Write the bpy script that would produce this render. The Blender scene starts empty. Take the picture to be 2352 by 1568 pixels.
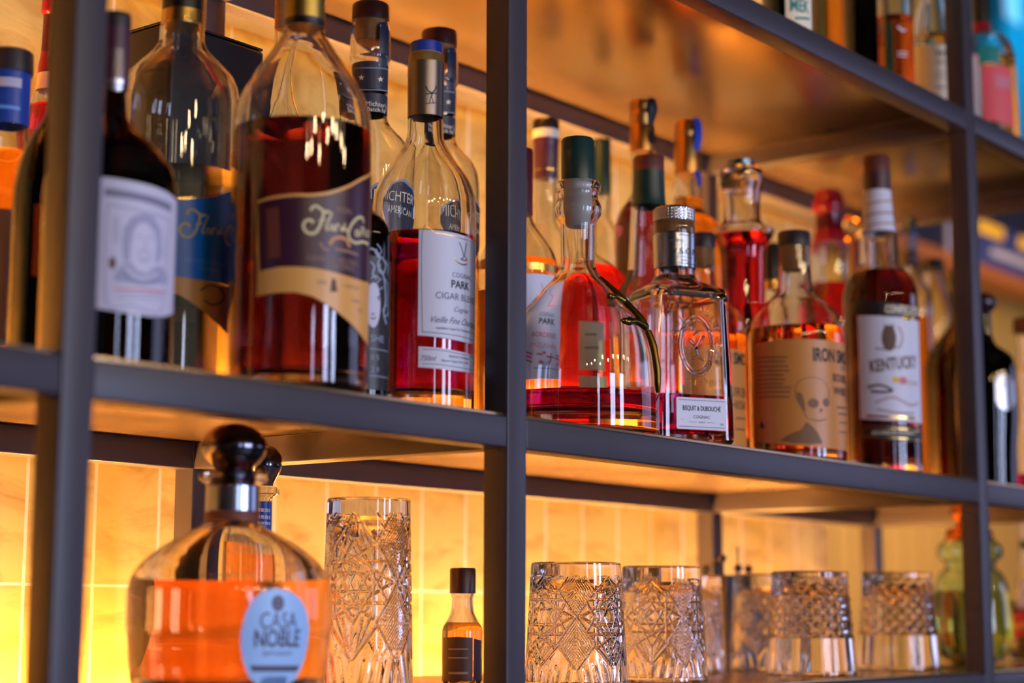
import bpy, bmesh, math, random
from mathutils import Vector, Matrix
PI = math.pi
# ---------------------------------------------------------------- camera
XA, XB, XC, XD = -0.5263, 0.0, 1.0807, 1.6307      # right edges of the front uprights
T = 0.03                                            # square tube
H, L, D = 0.5178, -0.2701, 0.4472                   # upper level, lower level, depth of the back tubes
WALL_Y = 0.58
scn = bpy.context.scene
cam_d = bpy.data.cameras.new('camera'); cam = bpy.data.objects.new('camera', cam_d)
scn.collection.objects.link(cam); scn.camera = cam
yaw, pitch, roll = 0.900515, 0.149243, 0.003348
fw = Vector((math.sin(yaw)*math.cos(pitch), math.cos(yaw)*math.cos(pitch), math.sin(pitch)))
r0 = Vector((math.cos(yaw), -math.sin(yaw), 0)); u0 = r0.cross(fw)
rr = math.cos(roll)*r0 + math.sin(roll)*u0; uu = -math.sin(roll)*r0 + math.cos(roll)*u0
cam.matrix_world = Matrix(((rr.x, uu.x, -fw.x, -1.38113), (rr.y, uu.y, -fw.y, -1.07599), (rr.z, uu.z, -fw.z, -0.18713), (0, 0, 0, 1)))
cam_d.sensor_width = 36; cam_d.lens = 4142.54/2352*36
cam_d.clip_start = 0.05; cam_d.clip_end = 50
cam_d.dof.use_dof = True; cam_d.dof.focus_distance = 1.93; cam_d.dof.aperture_fstop = 2.6; cam_d.dof.aperture_blades = 9
# ---------------------------------------------------------------- world, room lights and added fills, exposure
w = bpy.data.worlds.new('world'); scn.world = w; w.use_nodes = True
w.node_tree.nodes['Background'].inputs[0].default_value = (0.30, 0.36, 0.6, 1); w.node_tree.nodes['Background'].inputs[1].default_value = 0.25
vs = scn.view_settings; vs.view_transform = 'Standard'; vs.look = 'None'; vs.gamma = 1; vs.use_curve_mapping = False; vs.exposure = 0.0
scn.cycles.use_denoising = True
scn.cycles.max_bounces = 26; scn.cycles.transmission_bounces = 24; scn.cycles.glossy_bounces = 6; scn.cycles.diffuse_bounces = 4; scn.cycles.transparent_max_bounces = 8
scn.cycles.sample_clamp_indirect = 6; scn.cycles.caustics_reflective = True; scn.cycles.caustics_refractive = True; scn.cycles.blur_glossy = 0.3
def area(name, loc, target, sx, sy, power, col):
    d = bpy.data.lights.new(name, 'AREA'); d.shape = 'RECTANGLE'; d.size = sx; d.size_y = sy; d.energy = power; d.color = col
    o = bpy.data.objects.new(name, d); scn.collection.objects.link(o); o.location = loc
    o.rotation_euler = (Vector(target)-Vector(loc)).to_track_quat('-Z', 'Y').to_euler(); return o
WIN = [(-2.0, 0.32, 26), (-0.16, 0.6, 76), (1.0, 0.5, 70)]
for i, (x, wd, pw) in enumerate(WIN):                   # daylight through the street windows opposite the bar
    area('daylight_%s' % 'abcd'[i], (x, -4.6, 0.0), (x, 0, 0.0), wd, 1.7, pw, (0.56, 0.65, 1.0))
area('tube_fill_light', (6.1, -4.1, 0.75), (1.0, 0, 0.3), 4.6, 2.3, 72, (0.54, 0.58, 1.0))  # added soft fill, mirrored in the front faces of the dark tubes
cl = area('cyan_lamp', (5.1, 0.95, 2.45), (5.3, 1.62, 1.9), 0.6, 0.3, 5, (0.02, 0.62, 0.85)); cl.data.spread = math.radians(60)
hl = area('panelling_fill_light', (3.3, -0.7, 0.1), (4.4, 1.75, 0.45), 0.5, 0.5, 20, (1.0, 0.62, 0.3)); hl.data.spread = math.radians(75)  # added warm fill aimed at the olive panelling, no fixture there
BULBS = [(-2.6, -3.1, 0.95), (-2.2, -3.4, 0.98), (-1.7, -3.2, 1.0), (-1.3, -3.6, 0.9), (-0.9, -3.3, 1.02), (-0.45, -3.7, 1.0), (0.1, -3.3, 0.94), (0.6, -3.6, 1.02), (1.2, -3.4, 0.96), (1.8, -3.6, 1.0)]
for i, b in enumerate(BULBS):
    d = bpy.data.lights.new('bulb_light', 'POINT'); d.energy = 16; d.color = (1.0, 0.72, 0.4); d.shadow_soft_size = 0.05
    o = bpy.data.objects.new('bulb_light', d); scn.collection.objects.link(o); o.location = (b[0], b[1], b[2]+.30)
# ---------------------------------------------------------------- materials
def lin(c):
    return tuple((v/12.92 if v <= .04045 else ((v+.055)/1.055)**2.4) for v in c)
def hexc(h): return lin(tuple(int(h[i:i+2], 16)/255 for i in (0, 2, 4)))
M = {}
def mat(name, col, rough=.5, metal=0, trans=0, ior=1.45, emit=0, coat=0, spec=None, noise=None):
    m = bpy.data.materials.new(name); m.use_nodes = True; nt = m.node_tree; b = nt.nodes['Principled BSDF']
    c = hexc(col) if isinstance(col, str) else col
    b.inputs['Base Color'].default_value = (*c, 1); b.inputs['Roughness'].default_value = rough; b.inputs['Metallic'].default_value = metal
    b.inputs['Transmission Weight'].default_value = trans; b.inputs['IOR'].default_value = ior; b.inputs['Coat Weight'].default_value = coat
    if emit: b.inputs['Emission Color'].default_value = (*c, 1); b.inputs['Emission Strength'].default_value = emit
    if noise:                                       # noise = (scale, amount, bump): mottled colour and slight relief
        tc = nt.nodes.new('ShaderNodeTexCoord'); n = nt.nodes.new('ShaderNodeTexNoise'); n.inputs['Scale'].default_value = noise[0]; n.inputs['Detail'].default_value = 5
        nt.links.new(tc.outputs['Object'], n.inputs['Vector'])
        if noise[1]:
            mx = nt.nodes.new('ShaderNodeMix'); mx.data_type = 'RGBA'
            mx.inputs[6].default_value = (*c, 1); mx.inputs[7].default_value = (*[v*(1-noise[1]) for v in c], 1)
            nt.links.new(n.outputs['Fac'], mx.inputs[0]); nt.links.new(mx.outputs[2], b.inputs['Base Color'])
        if noise[2]:
            bp = nt.nodes.new('ShaderNodeBump'); bp.inputs['Strength'].default_value = noise[2]; bp.inputs['Distance'].default_value = .002
            nt.links.new(n.outputs['Fac'], bp.inputs['Height']); nt.links.new(bp.outputs[0], b.inputs['Normal'])
    M[name] = m; return m
for n, c, r in [('paper_white', 'c8cad8', .45), ('paper_cream', 'e8dcc0', .5), ('paper_lilac', 'bfbdd0', .5), ('paper_tan', 'bf7c38', .38), ('paper_peach', 'd8a896', .5), ('paper_pink', 'd8505c', .5),
    ('paper_gold', 'dc9f50', .3), ('paper_yellow', 'd8b020', .5), ('label_blue', '0f78e0', .3), ('label_blue2', '0c3f9c', .35), ('label_sky', '5a9be8', .4), ('label_purple', '3c1a2c', .3), ('label_navy', '23283c', .4),
    ('label_black', '171417', .4), ('label_teal', '0b7a78', .4), ('label_orange', 'e0631a', .45), ('label_crimson', 'a01838', .45), ('label_brown', '4a2a14', .5), ('label_iceblue', '9cc4f4', .4), ('label_leaf', '3a3012', .5),
    ('ink_grey', '77768e', .6), ('ink_lilac', '9a9ab4', .6), ('ink_brown', '5a4030', .6), ('ink_tan', '9a7a68', .6), ('ink_tan2', '98786a', .6), ('ink_rust', '6a3020', .6), ('ink_orange', 'd8965c', .6), ('ink_dark', '1c1a20', .6),
    ('ink_steel', '8d98ac', .5), ('ink_slate', '4c4c62', .6), ('ink_black', '18161a', .6), ('ink_red', 'b02038', .6), ('ink_rose', 'c87080', .6), ('ink_umber', '7a5636', .6), ('ink_creamgold', 'd2c48c', .45), ('ink_white', 'd8ccd8', .5),
    ('cap_dark', '241f26', .4), ('cap_black', '0e0d10', .35), ('cap_blue', '14379c', .35), ('cap_brown', '3a1712', .35), ('cap_green', '12302c', .32), ('cap_plum', '2a1722', .2), ('capsule_plum', '3c1c34', .35),
    ('capsule_wine', '4c0c1c', .35), ('capsule_brown', '3c2028', .4), ('wax_red', '800818', .25), ('wood_red', '5c2a22', .5), ('ribbon_black', '15141c', .5), ('ribbon_blue', '123cb0', .4), ('plastic_black', '15151c', .4)]:
    mat(n, c, r)
mat('cork', 'b07840', .8, noise=(180, .4, .5)); mat('cork_gold', 'c8963c', .5, noise=(160, .4, .6)); mat('cork_white', 'd0c4b4', .6, noise=(60, .15, .1))
for n, c, r in [('foil_gold', 'd8b060', .25), ('foil_gold_dull', 'a8904a', .35), ('foil_gold_satin', 'c8904a', .35), ('foil_silver', 'b4b4bc', .3), ('foil_silver2', 'a0a8b8', .22), ('foil_taupe', '8a8078', .38), ('foil_copper', 'd07c3c', .25),
    ('metal_dark', '6c6874', .16), ('cap_steelblue', '6080a8', .25), ('twig_gold', '6e5420', .35), ('ring_gold', 'd08830', .2), ('knurled_steel', 'b8bcc8', .28), ('medal_silver', 'a0a4b0', .25)]:
    mat(n, c, r, metal=1)
def glassm(name, col, rough=0.0, ior=1.47):
    m = mat(name, col, rough, trans=1, ior=ior); return m
glassm('glass', (0.97, 0.985, 0.98)); glassm('glass_dark', (0.07, 0.035, 0.03)); glassm('glass_olive', (0.06, 0.05, 0.02)); glassm('glass_green', (0.74, 0.93, 0.8)); glassm('glass_teal', (0.05, 0.16, 0.18)); glassm('crystal', (0.99, 0.985, 0.97), ior=1.5)
for n, c in [('liq_crimson', (.76, .012, .2)), ('liq_cognac', (.17, .002, .06)), ('liq_tequila', (.97, .52, .2)), ('liq_red', (.62, .015, .035)), ('liq_wine', (.4, .03, .03)), ('liq_amber', (.95, .55, .16)), ('liq_gold', (.99, .8, .42)), ('liq_orange', (.95, .36, .05)), ('liq_orangered', (.97, .4, .1)),
    ('rum', (.12, .03, .02)), ('rum_red', (.08, .009, .009)), ('liq_russet', (.62, .16, .05)), ('liq_lime', (.93, .88, .32)), ('liq_teal', (.1, .4, .4))]:
    glassm(n, c, 0, 1.36)
# painted square steel tube: dark grey, faint brushed unevenness
mat('tube_paint', '3b363e', .40, metal=.0, noise=(26, .22, .06))
def plate_mat():
    m = mat('plate_steel', 'a08460', .3, metal=.85); nt = m.node_tree; b = nt.nodes['Principled BSDF']
    tc = nt.nodes.new('ShaderNodeTexCoord'); mp = nt.nodes.new('ShaderNodeMapping'); mp.inputs['Scale'].default_value = (3, 90, 3)
    n = nt.nodes.new('ShaderNodeTexNoise'); n.inputs['Scale'].default_value = 6; n.inputs['Detail'].default_value = 6
    n2 = nt.nodes.new('ShaderNodeTexNoise'); n2.inputs['Scale'].default_value = 9; n2.inputs['Detail'].default_value = 3
    nt.links.new(tc.outputs['Object'], mp.inputs[0]); nt.links.new(mp.outputs[0], n.inputs['Vector']); nt.links.new(tc.outputs['Object'], n2.inputs['Vector'])
    r = nt.nodes.new('ShaderNodeMapRange'); r.inputs['To Min'].default_value = .14; r.inputs['To Max'].default_value = .30
    nt.links.new(n2.outputs['Fac'], r.inputs['Value']); nt.links.new(r.outputs[0], b.inputs['Roughness'])
    bp = nt.nodes.new('ShaderNodeBump'); bp.inputs['Strength'].default_value = .12; bp.inputs['Distance'].default_value = .001
    nt.links.new(n.outputs['Fac'], bp.inputs['Height']); nt.links.new(bp.outputs[0], b.inputs['Normal'])
plate_mat()
def tile_mat():                                     # tall narrow glazed tiles, pale grout, smudgy glaze
    m = mat('wall_tile', 'e4cf9c', .42); nt = m.node_tree; b = nt.nodes['Principled BSDF']
    tc = nt.nodes.new('ShaderNodeTexCoord'); sp = nt.nodes.new('ShaderNodeSeparateXYZ'); nt.links.new(tc.outputs['Object'], sp.inputs[0])
    def mth(op, a, bb=None, cc=None):
        n = nt.nodes.new('ShaderNodeMath'); n.operation = op
        for k, v in enumerate((a, bb, cc)):
            if v is None: continue
            if isinstance(v, (int, float)): n.inputs[k].default_value = v
            else: nt.links.new(v, n.inputs[k])
        return n.outputs[0]
    px, pz = .0943, .38
    fx = mth('ABSOLUTE', mth('SUBTRACT', mth('FRACT', mth('DIVIDE', mth('SUBTRACT', sp.outputs[0], .3196-px*50+px/2), px)), .5))
    fz = mth('ABSOLUTE', mth('SUBTRACT', mth('FRACT', mth('DIVIDE', mth('SUBTRACT', sp.outputs[2], -.158-pz*10+pz/2), pz)), .5))
    gx = mth('LESS_THAN', fx, .0022/px); gz = mth('LESS_THAN', fz, .0016/pz); g = mth('MAXIMUM', gx, gz)
    ix = mth('FLOOR', mth('DIVIDE', mth('SUBTRACT', sp.outputs[0], .3196-px*50), px)); iz = mth('FLOOR', mth('DIVIDE', mth('SUBTRACT', sp.outputs[2], -.158-pz*10), pz))
    cb = nt.nodes.new('ShaderNodeCombineXYZ'); nt.links.new(ix, cb.inputs[0]); nt.links.new(iz, cb.inputs[1])
    wn = nt.nodes.new('ShaderNodeTexWhiteNoise'); nt.links.new(cb.outputs[0], wn.inputs['Vector'])
    off = nt.nodes.new('ShaderNodeVectorMath'); off.operation = 'MULTIPLY_ADD'; nt.links.new(wn.outputs['Color'], off.inputs[0]); off.inputs[1].default_value = (3, 3, 3); nt.links.new(tc.outputs['Object'], off.inputs[2])
    mp = nt.nodes.new('ShaderNodeMapping'); mp.inputs['Scale'].default_value = (1, 1, 2.2); mp.inputs['Rotation'].default_value = (0, .5, 0); nt.links.new(off.outputs[0], mp.inputs[0])
    n = nt.nodes.new('ShaderNodeTexNoise'); n.inputs['Scale'].default_value = 11; n.inputs['Detail'].default_value = 7; n.inputs['Roughness'].default_value = .6; n.inputs['Distortion'].default_value = .8; nt.links.new(mp.outputs[0], n.inputs['Vector'])
    cr = nt.nodes.new('ShaderNodeValToRGB'); cr.color_ramp.elements[0].position = .30; cr.color_ramp.elements[0].color = (.50, .32, .07, 1); cr.color_ramp.elements[1].position = .52; cr.color_ramp.elements[1].color = (.78, .57, .16, 1)
    nt.links.new(n.outputs['Fac'], cr.inputs[0])
    mx = nt.nodes.new('ShaderNodeMix'); mx.data_type = 'RGBA'; nt.links.new(g, mx.inputs[0]); nt.links.new(cr.outputs[0], mx.inputs[6]); mx.inputs[7].default_value = (.98, .82, .62, 1)
    nt.links.new(mx.outputs[2], b.inputs['Base Color'])
    bp = nt.nodes.new('ShaderNodeBump'); bp.inputs['Strength'].default_value = .25; bp.inputs['Distance'].default_value = .002; nt.links.new(n.outputs['Fac'], bp.inputs['Height']); nt.links.new(bp.outputs[0], b.inputs['Normal'])
tile_mat()
for nm_, st_ in (('low', 350), ('mid', 420), ('up', 360)):
    mat('led_'+nm_, (1.0, .445, .11), .5, emit=1); M['led_'+nm_].node_tree.nodes['Principled BSDF'].inputs['Emission Strength'].default_value = st_
mat('plaster_dark', '3a3433', .8, noise=(8, .2, .2)); mat('floor_dark', '2e2622', .5, noise=(5, .3, .1)); mat('wood_trim', '8a5226', .5, noise=(20, .3, .1)); mat('navy_paint', '10142e', .5); mat('navy_light', '26346e', .5)
mat('curtain_cyan', '12a0c8', .6); mat('panel_olive', 'b89450', .6); mat('bulb_glass', (1, .75, .4), .2, emit=3)
for m_ in M.values(): m_.use_backface_culling = False
BOTTLES = [
 {'name': 'rum_bottle', 'label': 'dark bottle with a pale portrait label, beside the leftmost upright', 'cat': 'bottle', 'loc': (-0.4459, 0.09, 0.004), 'turn': -0.676, 'prof': [(0.3042, 0.0099), (0.2996, 0.0113), (0.2415, 0.0116), (0.2362, 0.0102), (0.2265, 0.0109), (0.2152, 0.0123), (0.2093, 0.0167), (0.2018, 0.0239), (0.1947, 0.0318), (0.1873, 0.039), (0.1788, 0.0459), (0.1688, 0.0512), (0.1558, 0.054), (0.1429, 0.0547), (-0.0004, 0.0539)], 'glass': 'glass_dark', 'wall': 0.003, 'base': 0.006, 'kind': 'bottle', 'liq': (0.1896, 'rum'), 'caps': [('stopper', 'cap_dark', [(0.3042, 0.0117), (0.3, 0.0124), (0.292, 0.0124)])], 'bands': [('capsule', 'capsule_plum', 0.292, 0.2392, 0.0115, [])], 'labels': [('portrait_label', 'paper_lilac', 0.0539, [(-0.2758, 0.0461, 0.1517), (0.007, 0.044, 0.1509), (0.3252, 0.0425, 0.1496), (0.6923, 0.042, 0.1484), (1.0573, 0.0452, 0.1464), (1.3975, 0.0511, 0.1439)], [('p', [(-0.0046, 0.1423), (0.0159, 0.1411), (0.0354, 0.1398), (0.0593, 0.1382), (0.0582, 0.1314), (0.0357, 0.1334), (0.0161, 0.1347), (-0.0043, 0.1359)], 'ink_grey', 1), ('s', [(-0.0021, 0.1289), (-0.0003, 0.0516), (0.0192, 0.0495), (0.0497, 0.0492), (0.0548, 0.1046), (0.0572, 0.1232), (0.0317, 0.1255), (-0.0021, 0.1289)], 0.0014, 'ink_lilac'), ('p', [(0.0123, 0.084), (0.0105, 0.0979), (0.0114, 0.1104), (0.0174, 0.1206), (0.0269, 0.1251), (0.037, 0.1235), (0.0452, 0.1143), (0.0478, 0.0961), (0.0444, 0.0869), (0.0404, 0.0876), (0.0417, 0.1021), (0.0384, 0.1123), (0.028, 0.1156), (0.0192, 0.1101), (0.0171, 0.0986), (0.0172, 0.0844)], 'ink_lilac', 1), ('e', 0.0282, 0.1014, 0.01, 0.0158, 'paper_lilac', 2), ('s', [(0.0216, 0.1044), (0.0245, 0.1062), (0.0269, 0.1051)], 0.0011, 'ink_lilac', 3), ('s', [(0.0317, 0.1055), (0.0346, 0.107), (0.0373, 0.1057)], 0.0011, 'ink_lilac', 3), ('s', [(0.0288, 0.1054), (0.0303, 0.0985), (0.028, 0.0964)], 0.0009, 'ink_lilac', 3), ('s', [(0.0235, 0.0922), (0.0288, 0.0944), (0.0347, 0.0931)], 0.0014, 'ink_lilac', 3), ('s', [(0.0251, 0.0889), (0.0292, 0.0859), (0.034, 0.0902)], 0.0018, 'ink_lilac', 3), ('p', [(0.0052, 0.0736), (0.0117, 0.0818), (0.018, 0.0838), (0.0241, 0.0774), (0.0328, 0.0765), (0.0406, 0.0834), (0.0489, 0.0848), (0.0572, 0.0784), (0.0576, 0.072), (0.0299, 0.0662), (0.0055, 0.0673)], 'ink_lilac', 1), ('s', [(0.0132, 0.0798), (0.0205, 0.0735), (0.0305, 0.0719), (0.0428, 0.078)], 0.0021, 'paper_lilac', 3), ('s', [(0.0119, 0.0755), (0.0192, 0.0691), (0.0315, 0.0685), (0.0461, 0.0743)], 0.0011, 'ink_grey', 3), ('e', 0.0036, 0.0819, 0.0027, 0.005, 'ink_brown', 1), ('s', [(0.0037, 0.1186), (0.0044, 0.0974)], 0.0011, 'ink_lilac', 1), ('s', [(0.0063, 0.1202), (0.0074, 0.0991)], 0.0011, 'ink_lilac', 1), ('s', [(0.0507, 0.1183), (0.0517, 0.0896)], 0.0011, 'ink_lilac', 1), ('s', [(0.0057, 0.061), (0.0552, 0.0644)], 0.0018, 'ink_rose', 1), ('s', [(0.0085, 0.057), (0.0502, 0.0621)], 0.0011, 'ink_lilac'), ('s', [(0.0086, 0.0535), (0.0504, 0.0586)], 0.0011, 'ink_lilac')]), ('silver_seal', 'foil_silver', 0.0114, [(-0.5883, 0.238, 0.2718), (-0.0549, 0.2357, 0.2723), (0.6333, 0.2378, 0.2719)], [])]},
 {'name': 'rum_bottle', 'label': 'large clear rum bottle with a bright blue label and gold band', 'cat': 'bottle', 'loc': (-0.2704, 0.21, 0.004), 'turn': -0.7124, 'prof': [(0.4175, 0.0193), (0.3686, 0.0197), (0.3634, 0.0209), (0.3495, 0.0217), (0.3391, 0.0267), (0.3318, 0.0334), (0.3219, 0.0429), (0.3124, 0.0508), (0.3003, 0.0549), (0.2875, 0.0565), (0.0276, 0.0553)], 'glass': 'glass', 'wall': 0.003, 'base': 0.012, 'kind': 'bottle', 'liq': (0.2172, 'liq_gold'), 'caps': [('capsule', 'cap_black', [(0.4307, 0.0194), (0.4184, 0.0198), (0.3747, 0.0197)]), ('gold_ring', 'foil_gold', [(0.3782, 0.0201), (0.3634, 0.0205)])], 'bands': [], 'labels': [('blue_label', 'label_blue', 0.0553, [(-0.8118, 0.1097, 0.1761), (-0.4603, 0.1115, 0.1782), (-0.1658, 0.1113, 0.1801), (0.0442, 0.1108, 0.1821), (0.3313, 0.1096, 0.1847), (0.6566, 0.1086, 0.1893), (0.9792, 0.1087, 0.1968), (1.4235, 0.1111, 0.2079)], [('s', [(-0.0466, 0.1769), (-0.0267, 0.1786), (-0.0103, 0.1805), (0.0014, 0.1829), (0.0172, 0.1851), (0.0349, 0.1897), (0.0519, 0.1977), (0.0724, 0.2083)], 0.002, 'foil_gold'), ('s', [(0.0214, 0.1693), (0.02, 0.1604), (0.0159, 0.1506), (0.0105, 0.1473), (0.005, 0.1497), (0.0034, 0.1552), (0.0059, 0.1594), (0.0101, 0.1599), (0.0121, 0.1574)], 0.0025, 'ink_creamgold'), ('s', [(0.0092, 0.169), (0.0112, 0.1725), (0.0149, 0.1736), (0.0191, 0.171), (0.0237, 0.169), (0.0277, 0.1702)], 0.0025, 'ink_creamgold'), ('s', [(0.0849, 0.1706), (0.085, 0.1754), (0.0696, 0.1722), (0.056, 0.1633), (0.0509, 0.154), (0.0545, 0.1481), (0.0666, 0.1476), (0.0849, 0.1525), (0.0848, 0.15)], 0.0025, 'ink_creamgold'), ('s', [(0.0172, 0.1607), (0.0204, 0.1604), (0.0229, 0.1625)], 0.0016, 'ink_creamgold'), ('s', [(0.03, 0.1696), (0.0279, 0.1646), (0.0244, 0.1559), (0.0249, 0.1527), (0.027, 0.1537)], 0.0016, 'ink_creamgold'), ('s', [(0.0314, 0.1577), (0.0322, 0.1567), (0.0323, 0.1552), (0.0317, 0.1539), (0.0306, 0.1532), (0.0295, 0.1534), (0.0288, 0.1544), (0.0287, 0.1559), (0.0292, 0.1572), (0.0303, 0.1579), (0.0314, 0.1577)], 0.0016, 'ink_creamgold'), ('s', [(0.0355, 0.1599), (0.0339, 0.152)], 0.0016, 'ink_creamgold'), ('s', [(0.0345, 0.1562), (0.0363, 0.1591), (0.0386, 0.1588)], 0.0016, 'ink_creamgold'), ('s', [(0.0426, 0.1574), (0.0431, 0.1568), (0.0432, 0.1559), (0.0428, 0.155), (0.042, 0.1545), (0.0412, 0.1546), (0.0407, 0.1552), (0.0406, 0.1562), (0.041, 0.157), (0.0418, 0.1575), (0.0426, 0.1574)], 0.0016, 'ink_creamgold'), ('s', [(0.0454, 0.1621), (0.0439, 0.1546)], 0.0016, 'ink_creamgold'), ('s', [(0.0477, 0.1568), (0.048, 0.1564), (0.048, 0.1559), (0.0478, 0.1554), (0.0474, 0.1551), (0.0469, 0.1552), (0.0466, 0.1555), (0.0466, 0.1561), (0.0468, 0.1566), (0.0472, 0.1569), (0.0477, 0.1568)], 0.0016, 'ink_creamgold'), ('s', [(0.0704, 0.1598), (0.0729, 0.1591), (0.0733, 0.1576), (0.0713, 0.1559), (0.0683, 0.1547), (0.0655, 0.1545), (0.0639, 0.1554), (0.0636, 0.1569), (0.0649, 0.1585), (0.0673, 0.1596), (0.0704, 0.1598)], 0.0016, 'ink_creamgold'), ('s', [(0.0757, 0.1616), (0.0766, 0.1561)], 0.0016, 'ink_creamgold'), ('s', [(0.085, 0.1634), (0.085, 0.1576)], 0.0016, 'ink_creamgold'), ('s', [(0.085, 0.1608), (0.085, 0.1632), (0.0849, 0.162), (0.0849, 0.1577)], 0.0016, 'ink_creamgold'), ('s', [(0.085, 0.1653), (0.085, 0.1664), (0.085, 0.1654), (0.0849, 0.1665)], 0.0016, 'ink_creamgold'), ('s', [(0.0848, 0.1629), (0.0848, 0.1617), (0.0848, 0.16), (0.0848, 0.1586), (0.0848, 0.1579), (0.0848, 0.1583), (0.0849, 0.1596), (0.0849, 0.1613), (0.0848, 0.1627), (0.0848, 0.1633), (0.0848, 0.1629)], 0.0016, 'ink_creamgold'), ('s', [(0.0848, 0.1633), (0.0848, 0.1571)], 0.0016, 'ink_creamgold'), ('t', 'CARBON NEUTRAL', 0.0312, 0.1264, 0.0037, 'label_sky'), ('t', 'CERTIFIED', 0.0343, 0.1199, 0.0037, 'label_sky')]), ('gold_band', 'paper_gold', 0.0553, [(-0.7746, 0.0935, 0.1093), (-0.4331, 0.0954, 0.1111), (-0.1416, 0.0952, 0.1109), (0.0683, 0.094, 0.1104), (0.3588, 0.0855, 0.1092), (0.6939, 0.0735, 0.1082), (1.0411, 0.0641, 0.1083), (1.5368, 0.0578, 0.1106)], [('s', [(0.024, 0.0988), (0.0329, 0.1051), (0.0462, 0.1042), (0.0532, 0.0959), (0.0385, 0.0876), (0.0287, 0.0904)], 0.0016, 'ink_brown')])]},
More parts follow.
